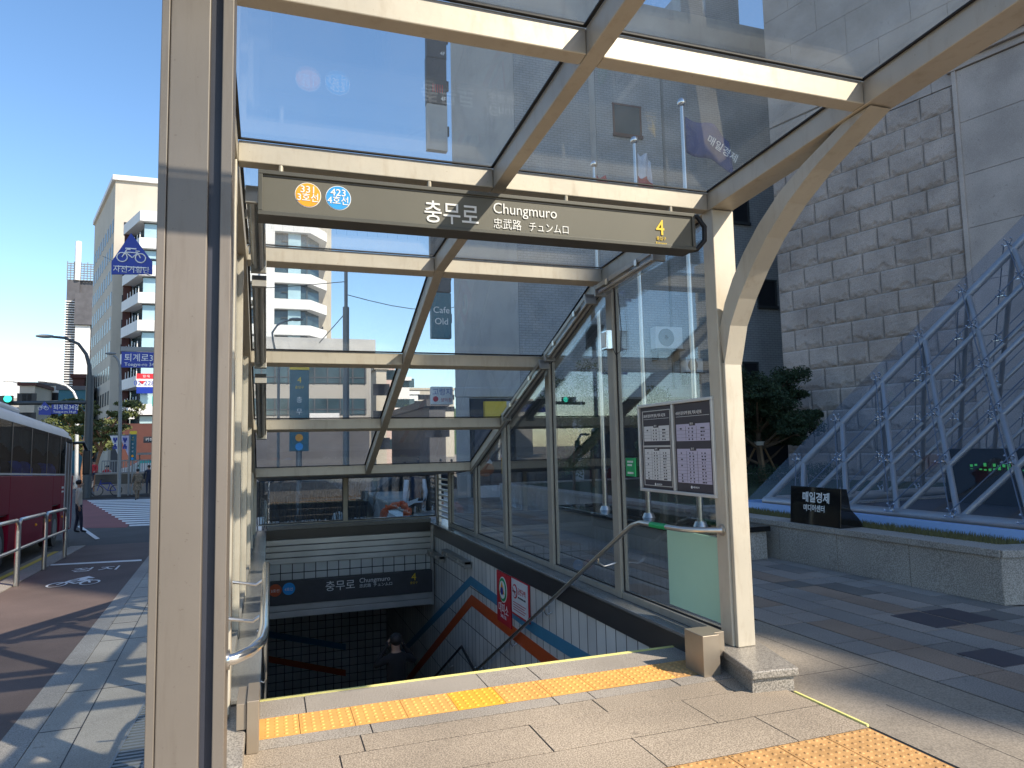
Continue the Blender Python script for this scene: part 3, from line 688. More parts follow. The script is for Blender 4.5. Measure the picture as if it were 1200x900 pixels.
# plinths and steel casings
def plinth(name, b, top, z, label):
    e = empty(name, (b[0][0], b[0][1], 0), label, 'plinth', 'granite plinths under the canopy pillars')
    MB().prism(b, -.4 if b[0][0] < 0 else -.05, z-.05).build('block', 'plinth', e, bevel=.003)
    MB().prism(top, z-.05, z).build('cap', 'plinth', e, bevel=.008)
plinth('plinth', [(2.83, 3.745), (3.11, 3.70), (3.31, 4.4), (3.0, 4.4)], [(2.815, 3.72), (3.13, 3.675), (3.33, 4.43), (2.99, 4.44)], .136, 'low grey granite plinth at the foot of the sunlit right pillar')
plinth('plinth', [(-.42, 3.6), (-.11, 3.6), (-.11, 4.4), (-.42, 4.4)], [(-.43, 3.58), (-.105, 3.58), (-.105, 4.42), (-.43, 4.42)], .112, 'granite plinth half hidden behind the taupe column')
struct('platform_kerb', MB().box(-.34, -.302, -10, 3.58, -.5, .0), 'planter')
for (a, b, c, d, lab) in ((2.725, 2.855, 4.1, 4.32, 'upright steel casing standing beside the right plinth'), (-.1, -.04, 3.99, 4.3, 'narrow steel casing beside the left plinth')):
    e = empty('steel_casing', (a, c, 0), lab, 'casing', 'steel casings at the top of the stairs')
    MB().box(a, b, c, d, 0, .265).build('casing', 'satin', e, bevel=.004)
    MB().box(b+.001, b+.08, c+.06, d, .1 if a > 0 else .13, .262).build('side_plate', 'satin', e, bevel=.002) if a > 0 else MB().box(a-.05, a-.002, c+.02, d, .12, .25).build('side_plate', 'satin', e, bevel=.002)

# ================================================================== MAIN SIGN
SYP = 4.10
ms = empty('station_sign', (1.37, 4.15, 2.9), 'long olive grey station sign hanging under the canopy beam', 'sign', 'station name boards')
MB().box(-.055, 2.795, SYP+.012, SYP+.16, 2.905, 3.14).build('board', 'signgrey', ms)
fr = MB()
fr.box(-.075, 2.815, SYP, SYP+.17, 3.128, 3.153); fr.box(-.075, 2.815, SYP, SYP+.17, 2.888, 2.913)
fr.box(-.075, -.05, SYP, SYP+.17, 2.913, 3.128); fr.box(2.79, 2.815, SYP, SYP+.17, 2.913, 3.128)
fr.build('frame', 'signframe', ms, bevel=.003)
MB().box(-.05, 2.79, SYP+.008, SYP+.0115, 3.116, 3.1195).build('trim_line', 'black', ms)
for x in (0.05, .95, 1.9, 2.72): MB().tube([(x, SYP+.16, 3.154), (x, SYP+.16, 3.245)], .014, 10).build('hanger', 'cream', ms)
T = SYP+.008
for px, py, mm, a, b in ((361, 228.7, 'orange', '331', '3호선'), (396.5, 232.3, 'blue', '423', '4호선')):
    p = at(px, py, T+.004); p.y = T+.004
    disc(MB(), p, .0735, n=48, t=.002).build('disc_rim', 'letter', ms); p.y -= .0025
    d = disc(MB(), p, .0695, n=48, t=.002).build('line_disc', mm, ms); 
    text(a, .058, 'letter', face_y(p.x, p.y-.0035, p.z+.012), ms, align='CENTER', sx=1.05, bold=.0006)
    text(b, .056, 'letter', face_y(p.x, p.y-.0035, p.z-.036), ms, align='CENTER', sx=.95, bold=.0006)
def mtxt(body, px, py, size, m, al='LEFT', sx=1.0, bold=0):
    p = at(px, py, T); text(body, size, m, face_y(p.x, T-.001, p.z), ms, 'lettering', al, sx=sx, bold=bold)
mtxt('충무로', 496.5, 257.5, .150, 'letter', sx=.86, bold=.0012)
mtxt('Chungmuro', 577.5, 249.3, .098, 'letter', sx=.93)
mtxt('忠武路', 578, 266.4, .074, 'letter', sx=.86); mtxt('チュンムロ', 619.5, 270, .070, 'letter', sx=.82)
mtxt('4', 774, 275.2, .152, 'yletter', 'CENTER', sx=.9, bold=.001); mtxt('출입구', 775, 281.2, .028, 'yletter', 'CENTER'); mtxt('Entrance', 775, 286.4, .024, 'yletter', 'CENTER')
cbl = MB().tube([(2.8, 4.2, 3.14), (2.88, 4.17, 3.16), (2.925, 4.15, 3.08), (2.92, 4.15, 2.98), (2.87, 4.17, 2.92), (2.815, 4.2, 2.91)], .018, 10).build('cable', 'rubber', smooth=True)
tag(cbl, 'thick black cable looping beside the right end of the hanging sign', 'cable')

# ------------------------------------------------------------------ lamps
def tube_lamp(a, b, x, label, grp, w=.11):
    a = Vector((x, *a)); b = Vector((x, *b)); d = (b-a).normalized(); up = Vector((1, 0, 0)).cross(d).normalized()
    if up.z < 0: up = -up
    e = empty('tube_lamp', tuple(a), label, 'lamp', grp)
    X = Vector((1, 0, 0))*w/2
    def bar(p, q, hx, u0, u1): 
        B = [p-hx+up*u0, p+hx+up*u0, q+hx+up*u0, q-hx+up*u0]; Tt = [p-hx+up*u1, p+hx+up*u1, q+hx+up*u1, q-hx+up*u1]
        return B, Tt
    MB().hexa(*bar(a, b, X, 0, .045)).build('housing', 'lampbody', e, bevel=.004)
    MB().hexa(*bar(a+d*.02, b-d*.02, X*.92, -.055, -.001)).build('cover', 'lampcover', e, bevel=.006)
    mb = MB()
    for s_ in (-.42, .42): mb.tube([a+X*s_+up*-.022+d*.05, b+X*s_+up*-.022-d*.05], .013, 10)
    mb.build('tube', 'tubelamp', e, smooth=True)
    for p in (a, b):
        q = p+d*(.03 if p is a else -.03)
        B, Tt = bar(p if p is a else q, q if p is a else p, X*1.06, -.06, .05); MB().hexa(B, Tt).build('end_cap', 'lampbody', e, bevel=.003)
    mb = MB()
    for f in (.25, .75):
        p = a+(b-a)*f; mb = MB(); mb.box(p.x-w/2-.012, p.x-w/2, p.y-.02, p.y+.02, p.z-.02, p.z+.03); mb.build('clip', 'steel', e)
    return e
for k, (a, b, lab) in enumerate((((4.42, 3.12), (5.86, 3.03), 'first tube lamp on the left rail, hanging behind the end of the station sign'),
        ((6.12, 2.98), (7.5, 2.44), 'second tube lamp down the left rail, beside the upper roof beams'),
        ((7.75, 2.32), (9.2, 1.75), 'lowest tube lamp down the left rail, above the lower roof beams'))):
    tube_lamp(a, b, -.095, lab, 'tube lamps along the left roof rail')
for k, (a, b, lab) in enumerate((((4.78, 3.06), (5.86, 2.99), 'tube lamp nearest the station sign on the right rail'),
        ((6.05, 2.96), (7.16, 2.53), 'middle tube lamp on the sloping right rail'), ((7.3, 2.47), (8.7, 1.93), 'lowest tube lamp on the sloping right rail'))):
    tube_lamp(a, b, 2.93, lab, 'tube lamps along the right roof rail')
cd = MB().tube([(3.005, 4.4, 3.12), (3.005, 5.99, 3.02), (3.005, 9.0, 1.82), (3.005, 10.7, 1.14)], .014, 8).build('conduit', 'lampbody', smooth=True)
tag(cd, 'thin grey conduit following the right roof rail behind the lamps', 'conduit')
for a, b, lab in (((12.2, -.40), (13.1, -.40), 'far small lamp on the tiled wall by the lintel'), ((10.5, -.24), (12.0, -.24), 'near small lamp on the tiled wall above the blue stripe')):
    e = tube_lamp((a[0], a[1]), (b[0], b[1]), 2.87, lab, 'small lamps on the tiled wall', .1)
    MB().box(2.92, 2.944, a[0]+.1, b[0]-.1, a[1]+.0, a[1]+.04).build('bracket', 'panelsteel', e)
# speaker box on the second post
e = empty('small_box', (3.03, 5.9, 2.42), 'small steel box with a trailing wire on the second right post', 'box')
MB().box(2.98, 3.045, 5.85, 5.95, 2.44, 2.62).build('case', 'chrome', e, bevel=.004)
MB().box(2.972, 2.979, 5.86, 5.94, 2.46, 2.60).build('front', 'alu', e)
mb = MB(); mb.tube([(3.04, 5.84, 2.45), (3.05, 5.80, 2.38), (3.06, 5.72, 2.40), (3.062, 5.70, 2.6), (3.062, 5.74, 2.95)], .004, 6); mb.build('wire', 'rubber', e, smooth=True)

# ------------------------------------------------------------------ timetable board
nb = empty('timetable_board', (3.0, 4.83, 1.16), 'aluminium framed double timetable board hanging on the glass', 'notice board')
NX = 3.035
MB().box(NX, NX+.035, 4.305, 5.36, 1.158, 1.865).build('back', 'posterdark', nb)
fr = MB()
fr.box(NX-.022, NX+.04, 4.29, 5.375, 1.145, 1.170); fr.box(NX-.022, NX+.04, 4.29, 5.375, 1.853, 1.878)
for y in (4.29, 4.82, 5.35): fr.box(NX-.022, NX+.04, y, y+.025, 1.170, 1.853)
fr.build('frame', 'alu', nb, bevel=.004)
for y0, y1, pm_, ttl in ((4.85, 5.34, 'paper', '3호선 충무로역 첫차, 막차 시간표'), (4.325, 4.81, 'lilacpaper', '4호선 충무로역 첫차, 막차 시간표')):
    po = MB().box(NX-.006, NX-.001, y0+.004, y1-.004, 1.178, 1.848).build('poster', 'posterdark', nb)
    ins = .045 if pm_ == 'paper' else .02
    if pm_ == 'paper':
        mb = MB(); a, b, c, d = y0+.02, y1-.03, 1.195, 1.82; w = .006
        mb.box(NX-.012, NX-.007, a, b, c, c+w); mb.box(NX-.012, NX-.007, a, b, d-w, d); mb.box(NX-.012, NX-.007, a, a+w, c+w, d-w); mb.box(NX-.012, NX-.007, b-w, b, c+w, d-w)
        mb.box(NX-.014, NX-.0125, a, b, 1.515, 1.53); mb.build('poster_frame', 'alu', po)
    text(ttl, .031, 'letter', face_x(NX-.0075, y1-ins, 1.765), po, sx=.82)
    mb = MB(); mb.box(NX-.0085, NX-.007, y0+ins, y1-ins, 1.748, 1.7505); mb.build('rule', 'letter', po)
    rg = random.Random(5)
    for z0, z1, hd, n in ((1.565, 1.69, '평 일', 3), (1.245, 1.50, '휴 일', 9)):
        if pm_ != 'paper': z0 -= .005
        pg = MB().box(NX-.0085, NX-.0065, y0+ins, y1-ins, z0, z1).build('table', pm_, po)
        mb = MB(); mb.box(NX-.0100, NX-.0086, (y0+y1)/2-.04, (y0+y1)/2+.04, z1-.014, z1+.014); mb.build('table_tab', 'posterdark', po)
        text(hd, .018, 'letter', face_x(NX-.0105, (y0+y1)/2+.028, z1-.006), po)
        mb = MB(); rows = n+1; hgt = (z1-z0-.02)/rows
        for r in range(rows):
            z = z1-.022-r*hgt
            if r: mb.box(NX-.0098, NX-.0086, y0+ins+.004, y1-ins-.004, z, z+.0012)
            for c_ in (.12, .38, .48, .74, .82):
                yy = y1-ins-(y1-y0-2*ins)*c_; L_ = rg.uniform(.012, .035) if c_ in (.12, .74) else rg.uniform(.008, .02)
                if c_ == .12 and r and rg.random() < .5: continue
                for q in range(3): mb.box(NX-.0098, NX-.0086, yy-L_*(q+1)/3+.002, yy-L_*q/3, z-hgt*.66, z-hgt*.66+min(.011, hgt*.42))
        for c_ in (.3, .62): mb.box(NX-.0098, NX-.0086, y1-ins-(y1-y0-2*ins)*c_, y1-ins-(y1-y0-2*ins)*c_+.001, z0+.004, z1-.018)
        mb.build('table_print', 'posterdark', po)
    mb = MB(); disc(mb, (NX-.0085, (y0+y1)/2+.04, 1.21), .011, 'x', .001, 16); mb.build('operator_emblem', 'letter', po)
    text('서울교통공사', .015, 'letter', face_x(NX-.0085, (y0+y1)/2+.022, 1.205), po)
e = empty('pasted_notice', (3.09, 5.65, 1.26), 'small green sticker on the glass left of the timetable board', 'sticker')
MB().box(3.078, 3.086, 5.565, 5.735, 1.255, 1.42).build('sheet', 'green', e)
mb = MB()
for z, n in ((1.385, 5), (1.355, 4), (1.285, 5)):
    for q in range(n): mb.box(3.075, 3.0775, 5.70-q*.022-.014, 5.70-q*.022, z-.008, z+.010)
mb.build('print_marks', 'letter', e)

# ================================================================== PLAZA: planter, sign, pyramid
def granite_planter(name, poly, h, label, capw=.04, grp='granite planters of the plaza'):
    e = empty(name, (poly[0][0], poly[0][1], 0), label, 'planter', grp)
    c = Vector((sum(p[0] for p in poly)/len(poly), sum(p[1] for p in poly)/len(poly)))
    w = MB(); n = len(poly)
    # cladding slabs with open joints, one run per side
    w.prism([(c.x+(p[0]-c.x)*.985, c.y+(p[1]-c.y)*.99) for p in poly], 0, h-.08, 1)
    for i in range(n):
        a, b = Vector(poly[i]), Vector(poly[(i+1) % n]); L_ = (b-a).length; k = max(1, round(L_/1.05)); d = (b-a)/k
        nrm = Vector((d.y, -d.x)).normalized()
        for q in range(k):
            p0 = a+d*q+d.normalized()*.004; p1 = a+d*(q+1)-d.normalized()*.004
            w.prism([p0, p1, p1-nrm*.05, p0-nrm*.05], 0, h-.072)
    w.build('wall_cladding', ['planter', 'rubber'], e, bevel=.003)
    cp = MB()
    for i in range(n):
        a, b = Vector(poly[i]), Vector(poly[(i+1) % n]); L_ = (b-a).length; k = max(1, round(L_/1.05)); d = (b-a)/k
        nrm = Vector((d.y, -d.x)).normalized()
        for q in range(k):
            p0 = a+d*q+d.normalized()*.002; p1 = a+d*(q+1)-d.normalized()*.002
            cp.prism([p0+nrm*.02, p1+nrm*.02, p1-nrm*.33, p0-nrm*.33], h-.07-.003*(i % 2), h-.003*(i % 2))
    cp.build('cap_stone', 'planter', e, bevel=.006)
    return e
granite_planter('planter', [(6.28, 9.6), (6.36, 4.72), (16.5, 2.2), (16.5, 9.6)], .5, 'long low granite planter carrying the black stone sign and the glass pyramid')
struct('planter_bed', MB().prism([(6.4, 9.5), (6.46, 4.82), (16.3, 2.36), (16.3, 9.5)], .3, .462), 'planter')
# grass strip
gb = MB(); rg = random.Random(3)
for i in range(9000):
    x, y = rg.uniform(6.63, 7.15), rg.uniform(4.95, 9.35)
    if rg.random() < .15 and y > 6.9: continue
    h = rg.uniform(.03, .085); a = rg.uniform(0, 6.28); dx, dy = math.cos(a)*.006, math.sin(a)*.006; lx, ly = rg.uniform(-.025, .025), rg.uniform(-.025, .025)
    gb.add([(x-dx, y-dy, .46), (x+dx, y+dy, .46), (x+lx, y+ly, .46+h)], [(0, 1, 2)])
tag(gb.build('grass', 'grass'), 'strip of short dry grass on the planter in front of the pyramid', 'grass', kind='stuff')
bs = empty('stone_sign', (6.45, 7, .5), 'black polished stone sign with white Korean lettering on the planter', 'sign')
sb = MB(); prof = lambda y: [(6.33, y, .502), (6.68, y, .502), (6.62, y, .60), (6.5, y, .72), (6.46, y, .955), (6.37, y, .965)]
vs = prof(7.44)+prof(6.6); n = 6
sb.add(vs, [tuple(range(n)), tuple(range(n, 2*n))]+[(i, (i+1) % n, n+(i+1) % n, n+i) for i in range(n)])
sb.build('block', 'blackgloss', bs, bevel=.004)
def sl_face(y, z): return Matrix.Translation((6.322+(z-.502)*.0865-.002, y, z)) @ Matrix.Rotation(-math.pi/2, 4, 'Z') @ Matrix.Rotation(math.pi/2-.086, 4, 'X')
text('매일경제', .135, 'letter', sl_face(7.22, .79), bs, sx=.93, bold=.003); text('미디어센터', .088, 'letter', sl_face(7.20, .675), bs, sx=.9, bold=.0015)

# glass pyramid on a steel diagrid
py_ = empty('glass_pyramid', (10.65, 6.15, .5), 'blue tinted glass pyramid on a diagonal grid of steel tubes', 'pyramid')
bx0, bx1, by0, by1, bz = 7.42, 14.0, 2.67, 9.25, .60
_q = at(1200, 284, 6.825).z
AP = Vector((10.71, 5.96, bz+(_q-bz)*3.29/2.425-.25)); NN = 8
cor = [Vector((bx0, by1, bz)), Vector((bx0, by0, bz)), Vector((bx1, by0, bz)), Vector((bx1, by1, bz))]
cen = Vector((10.71, 5.96, bz))
spm = {}
for fi in range(4):
    A, B = cor[fi], cor[(fi+1) % 4]; nrm = (B-A).cross(AP-A).normalized()
    if nrm.dot(A-cen) < 0: nrm = -nrm
    tm = 'tube' if fi in (0, 3) else 'tube'
    MB().tube([A+(AP-A)*.0, AP], .055, 12).build('hip_tube', tm, py_, smooth=True)
    MB().tube([A, B], .075, 12).build('base_tube', 'tube', py_, smooth=True)
    for k in range(1, NN):
        P0 = A+(B-A)*(k/NN); 
        MB().tube([P0, AP+(B-AP)*(k/NN)], .036, 10).build('grid_tube', tm, py_, smooth=True)
        MB().tube([P0, A+(AP-A)*(k/NN)], .036, 10).build('grid_tube', tm, py_, smooth=True)
    off = nrm*.18
    ga, gb_, gt = A+off, B+off, AP+off
    c_ = (ga+gb_+gt)/3; ex = 1.05
    ga, gb_, gt = c_+(ga-c_)*ex, c_+(gb_-c_)*ex, c_+(gt-c_)*ex
    MB().add([ga, gb_, gt, ga+nrm*.014, gb_+nrm*.014, gt+nrm*.014], [(0, 1, 2), (3, 5, 4), (0, 3, 4, 1), (1, 4, 5, 2), (2, 5, 3, 0)]).build('glass_face', 'pyrglass', py_)
    jm = MB()
    for k in range(1, NN):
        jm.tube([A+(B-A)*(k/NN)+off*.93, AP+(B-AP)*(k/NN)+off*.93], .007, 4); jm.tube([A+(B-A)*(k/NN)+off*.93, A+(AP-A)*(k/NN)+off*.93], .007, 4)
    jm.build('pane_joint', 'tubedark', py_)
    # spider fittings at the nodes
    sp = MB(); t1 = (B-A).normalized(); t2 = nrm.cross(t1)
    for (r_, u_) in ((0, None),):
        sp.tube([Vector((0, 0, 0)), nrm*.15], .012, 6)
        for q in range(4):
            d = t1*math.cos(q*math.pi/2+.78)+t2*math.sin(q*math.pi/2+.78)
            sp.tube([nrm*.09, nrm*.13+d*.06, nrm*.172+d*.065], .008, 5); sp.ball(nrm*.165+d*.065, .014, 0, 4)
    so = sp.build('spider_fitting', 'chrome', py_, smooth=True); first = True
    if fi > 1:
        allm = MB()
    for i in range(0, NN):
        for j in range(0, NN-i):
            if i == 0 and j == 0: continue
            Q = A+(B-A)*(i/NN)+(AP-A)*(j/NN)
            if fi in (0, 3):
                o = so if first else so.copy()
                if not first: C.objects.link(o)
                first = False; o.location = Q
            else:
                allm.tube([Q, Q+nrm*.22], .012, 4) if fi > 1 else None
    if fi == 1: bpy.data.objects.remove(so)
    if fi == 2: bpy.data.objects.remove(so); allm.build('fitting_rods', 'chrome', py_)
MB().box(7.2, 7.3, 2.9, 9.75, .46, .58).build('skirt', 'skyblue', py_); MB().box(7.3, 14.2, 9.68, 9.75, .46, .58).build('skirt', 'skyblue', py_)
struct('pyramid_floor', MB().box(7.32, 14.2, 2.6, 9.66, .46, .475), 'posterdark')
# dark shop screen inside with green running text
e = empty('led_screen', (12.5, 5.5, .5), 'dark screen with green lit text inside the pyramid base', 'screen')
MB().box(10.6, 10.75, 6.2, 8.7, .48, 1.35).build('case', 'void', e)
mb = MB(); rg = random.Random(8)
for k in range(26):
    y = 8.25-k*.075
    for q in range(2):
        if rg.random() < .75: mb.box(10.588, 10.597, y-.05, y-.01, 1.0+q*.06+rg.uniform(0, .03), .99+.04+q*.06+rg.uniform(0, .04))
mb.build('lit_text', 'led', e)

# ================================================================== STONE BUILDING (right)
W0 = Vector((14.7, 14.7, 0)); WD = Vector((.25, -.97, 0)).normalized(); WN = Vector((-.97, -.25, 0)).normalized()
sbld = empty('stone_building', tuple(W0), 'tall granite building with rock faced blocks rising behind the pyramid', 'building')
def wp(t, out, z): return W0+WD*t+WN*out+Vector((0, 0, z))
def wbox(mb, t0, t1, o0, o1, z0, z1, mi=0):
    return mb.hexa([wp(t0, o0, z0), wp(t1, o0, z0), wp(t1, o1, z0), wp(t0, o1, z0)], [wp(t0, o0, z1), wp(t1, o0, z1), wp(t1, o1, z1), wp(t0, o1, z1)], mi)
TOPH, LOWH = 46, 27.2
TS0, TS1 = 36.9, 39.2  # unseen stepped end, added and sized to cast shadow on plaza and canopy
wbox(MB(), -2.0, TS0, -16, -.12, 0, TOPH).build('body', 'ashlar', sbld)
wbox(MB(), TS0+.002, TS1, -16, -.12, 0, LOWH).build('shadow_wing', 'ashlar', sbld)
wbox(MB(), TS1+.002, 40.0, -16, -.12, 0, 28.5).build('shadow_end_block', 'ashlar', sbld)
rb = MB(); rg = random.Random(11); CH = .587
for r in range(17):
    z0 = r*CH; t = -2.0-(.42 if r % 2 else 0)
    while t < 3.08:
        a = max(t, -2.0)+.008; b = min(t+.86, 3.08)-.008; t += .86
        if b-a < .1: continue
        nx, nz = max(3, int((b-a)/.045)), 13; seed = rg.uniform(0, 900); g = []
        mag = rg.uniform(.04, .06)
        for j in range(nz+1):
            for i in range(nx+1):
                u, v = i/nx, j/nz
                edge = min(min(u, 1-u)*(b-a), min(v, 1-v)*CH)
                k = min(1, edge/.03)**.6
                q = Vector((u*(b-a)*3+seed, v*CH*3, seed*.3))
                d = mag + noise.fractal(q, .9, 2.1, 3)*.013
                lo = .22+.22*noise.noise(Vector((u*(b-a)*3.5+seed, 7, 1)))+.12*noise.noise(Vector((u*(b-a)*9+seed, 2, 4)))
                if v < lo: d -= min(.045, (lo-v)*.28)*(.8+.5*noise.noise(q*4))
                d += .008*noise.noise(q*5)
                g.append(wp(a+(b-a)*u, -.02+max(.0, d)*k, z0+.008+(CH-.016)*v))
        fs = [(j*(nx+1)+i, j*(nx+1)+i+1, (j+1)*(nx+1)+i+1, (j+1)*(nx+1)+i) for j in range(nz) for i in range(nx)]
        rb.add(g, fs)
wbox(rb, -2.0, 3.08, -.12, -.03, 0, 17*CH, 1)
rb.build('rock_faced_blocks', ['stone', 'kerb'], sbld)
# smooth pilaster, cornice and upper ashlar
am = MB()
def ashrow(t0, t1, z0, z1, w, o, off):
    t = t0-off
    while t < t1:
        a, b = max(t, t0), min(t+w, t1); t += w
        if b-a > .05: wbox(am, a+.004, b-.004, -.05, o, z0+.004, z1-.004)
for r in range(8): ashrow(3.1, 5.35, r*1.28, (r+1)*1.28 if r < 7 else 10.25, 2.3, .06, 0); ashrow(5.55, 33.8, r*1.28, (r+1)*1.28 if r < 7 else 10.25, 1.9, .0, .6*(r % 2))
for r in range(18): ashrow(-2, 33.8, 10.95+r*1.1, 10.95+(r+1)*1.1, 1.7, .0, .85*(r % 2))
ashrow(-2, 3.08, 9.985, 10.9, 1.7, .0, .5)
am.build('ashlar_facing', 'ashlar', sbld, bevel=.006)
cm = MB()
for z0, z1, o in ((10.26, 10.42, .12), (10.42, 10.56, .22), (10.56, 10.72, .32)): wbox(cm, 3.04-o*.3, 33.8, -.05, o, z0, z1)
wbox(cm, 3.1, 3.2, -.05, .1, 0, 10.255); wbox(cm, 5.38, 5.5, -.05, .1, 0, 10.255)
cm.build('cornice', 'ashlar', sbld, bevel=.01)

# ================================================================== GREY BUILDING behind the plaza
gbld = empty('grey_brick_building', (5.45, 21, 0), 'windowless grey painted brick building behind the plaza, seen through the glass', 'building')
MB().prism([(5.45, 21.05), (30, 21.05), (30, 40), (10.6, 40)], 0, 17.2).build('body', 'greyrender', gbld)
MB().box(7.6, 10.35, 21.0, 21.049, 3.4, 16.2).build('brick_panel', 'greybrick', gbld); MB().box(10.6, 30, 21.0, 21.049, 3.4, 16.2).build('brick_panel', 'greybrick', gbld)
MB().box(5.40, 30.1, 20.93, 21.049, 16.2, 17.35).build('parapet', 'greyrender', gbld, bevel=.02)
MB().box(5.42, 30.1, 20.95, 21.049, 3.1, 3.4).build('ledge', 'greyrender', gbld, bevel=.02)
def gwin(x0, x1, z0, z1, nm='window'):
    f = MB(); f.box(x0-.08, x1+.08, 20.9, 20.998, z0-.1, z0); f.box(x0-.08, x1+.08, 20.96, 20.998, z1, z1+.06); f.box(x0-.06, x0, 20.96, 20.998, z0, z1); f.box(x1, x1+.06, 20.96, 20.998, z0, z1)
    w = f.build(nm, 'redbrick' if x0 < 13 and z0 > 10 else 'poledark', gbld)
    MB().box(x0, x1, 20.985, 20.999, z0, z1).build('pane', 'windark' if z0 < 10 else 'winblue', w)
gwin(11.3, 12.3, 12.35, 13.4); gwin(17.0, 17.75, 6.5, 7.45); gwin(16.2, 16.75, 3.75, 4.35); gwin(10.0, 10.55, 4.8, 5.5); gwin(18.9, 19.6, 9.6, 10.8); gwin(16.1, 16.7, 9.6, 10.6)
MB().box(13.2, 13.26, 20.93, 20.99, 3.4, 15.8).build('drain_pipe', 'pole', gbld)
MB().box(5.9, 25, 20.97, 21.049, 0, 3.05).build('ground_floor_opening', 'void', gbld)
for x in (5.45, 9.3, 12.4, 18.6): MB().box(x, x+.4, 20.94, 21.045, 0, 3.09).build('pier', 'greyrender', gbld)
rt = MB(); rt.box(16.4, 18.0, 22.5, 25, 17.3, 19.9); rt.box(14.9, 15.9, 22, 23.5, 17.3, 19.0); rt.build('roof_tower', 'greybrick', gbld)
def ac(x, z, s, lab):
    e = empty('air_conditioner', (x, 20.7, z), lab, 'air conditioner', 'air conditioners on the grey wall')
    MB().box(x, x+.95*s, 20.55, 20.93, z, z+.68*s).build('case', 'white', e, bevel=.02)
    mb = MB(); disc(mb, (x+.36*s, 20.548, z+.34*s), .28*s, n=28); mb.build('fan_grille', 'pole', e)
    mb = MB(); disc(mb, (x+.36*s, 20.542, z+.34*s), .07*s, n=16); mb.build('fan_hub', 'black', e)
    mb = MB(); mb.box(x-.02, x+1.0*s, 20.5, 20.96, z-.06, z-.01); mb.box(x+.05, x+.1, 20.6, 20.96, z-.4, z-.06); mb.box(x+.8*s, x+.85*s, 20.6, 20.96, z-.4, z-.06); mb.build('bracket', 'poledark', e)
ac(12.35, 4.75, 1.1, 'larger air conditioner high on the grey brick wall, seen through the first side pane')
ac(13.5, 3.95, .7, 'smaller air conditioner below and right of the larger one on the grey wall')
# shop front at the left end of the ground floor
e = empty('food_poster', (6.6, 20.8, .2), 'poster of fried chicken and a beer glass at the grey building foot', 'poster')
MB().box(6.0, 7.15, 20.85, 20.9, -.05, 2.35).build('panel', 'posterdark', e)
MB().box(6.0, 7.15, 20.835, 20.849, -.05, .35).build('white_strip', 'paper', e)
mb = MB(); mb.ball((6.32, 20.84, .85), .28, 0, 8, (1, .12, .8)); mb.build('chicken_picture', 'cone', e, smooth=True)
mb = MB(); mb.ball((6.75, 20.84, 1.75), .26, 0, 8, (1, .1, .62)); mb.build('plate_picture', 'cone', e, smooth=True)
mb = MB(); mb.ball((6.25, 20.845, 1.05), .3, 0, 8, (1, .08, .5)); mb.build('rice_picture', 'paper', e, smooth=True)
mb = MB(); mb.box(6.84, 7.0, 20.83, 20.847, .7, 1.2); mb.build('beer_picture', 'beer', e); mb = MB(); mb.box(6.83, 7.01, 20.83, 20.847, 1.2, 1.3); mb.build('foam_picture', 'paper', e)
e = empty('shop_sign', (6.9, 20.8, 2.5), 'yellow and white shop board above the food poster', 'sign')
MB().box(6.3, 7.4, 20.7, 20.9, 2.42, 2.95).build('board', 'yletter', e); MB().box(7.0, 7.4, 20.68, 20.698, 2.42, 2.95).build('white_part', 'paper', e)
# vertical shop signs bracketed off the left corner
def vsign(px0, px1, py0, py1, m, label, lines, tm='letter', Y=21.4, nm='hanging_sign'):
    a = at(px0, py1, Y); b = at(px1, py0, Y); e = empty(nm, (a.x, Y, a.z), label, 'sign', 'signs bracketed off the grey building corner')
    MB().box(a.x, b.x, Y-.12, Y+.12, a.z, b.z).build('box', m, e, bevel=.01)
    mb = MB(); mb.box(b.x+.002, 5.448, Y-.05, Y+.05, a.z+.35*(b.z-a.z), a.z+.55*(b.z-a.z)); mb.build('bracket', 'poledark', e)
    for (t, u, v, s_, tmm) in lines: text(t, s_, tmm, face_y(a.x+(b.x-a.x)*u, Y-.124, a.z+(b.z-a.z)*v), e, align='CENTER')
    return e
vsign(499, 521.5, 12, 69, 'signdark', 'topmost dark hanging sign off the grey building corner', (('4F', .8, .08, .18, 'letter'),))
vsign(499, 522, 71, 123, 'signdark', 'dark hanging sign marked 4F in red and white, second from the top', (('4F', .82, .1, .18, 'letter'), ('|||||', .55, .3, .3, 'red')))
vsign(500, 523, 124.5, 176, 'greyrender', 'pale grey hanging sign with a mustard patch, under the two dark ones', ())
vsign(503.5, 527, 240, 299, 'signdark', 'plain charcoal hanging sign below the station sign, above the cafe sign', ())
vsign(503.5, 527, 302, 342, 'signdark', 'short charcoal hanging sign directly above the cafe sign', ())
vsign(505, 527.5, 344.5, 396.5, 'teal', 'dark teal hanging sign reading Cafe Old', (('Cafe', .5, .55, .29, 'letter'), ('Old', .5, .3, .29, 'letter')))
e = vsign(505, 529.5, 453.5, 474, 'white', 'white box sign with blue Korean name and red emblem', (('고령지', .5, .55, .24, 'roadblue'), ('생막창', .68, .16, .14, 'red')), Y=22.5)
p = at(510.5, 467.5, 22.36); mb = MB(); disc(mb, p, .09, n=20); mb.build('emblem', 'red', e)
print('half')
#PART4
def gz(px, py, z):
    d = at(px, py, 1.0)-CAM; return CAM + d*((z-CAM.z)/d.z)
def gnd(px, py, dz=0):
    y = 10
    for _ in range(30): p = gz(px, py, gs(y)+dz); y = p.y
    return p

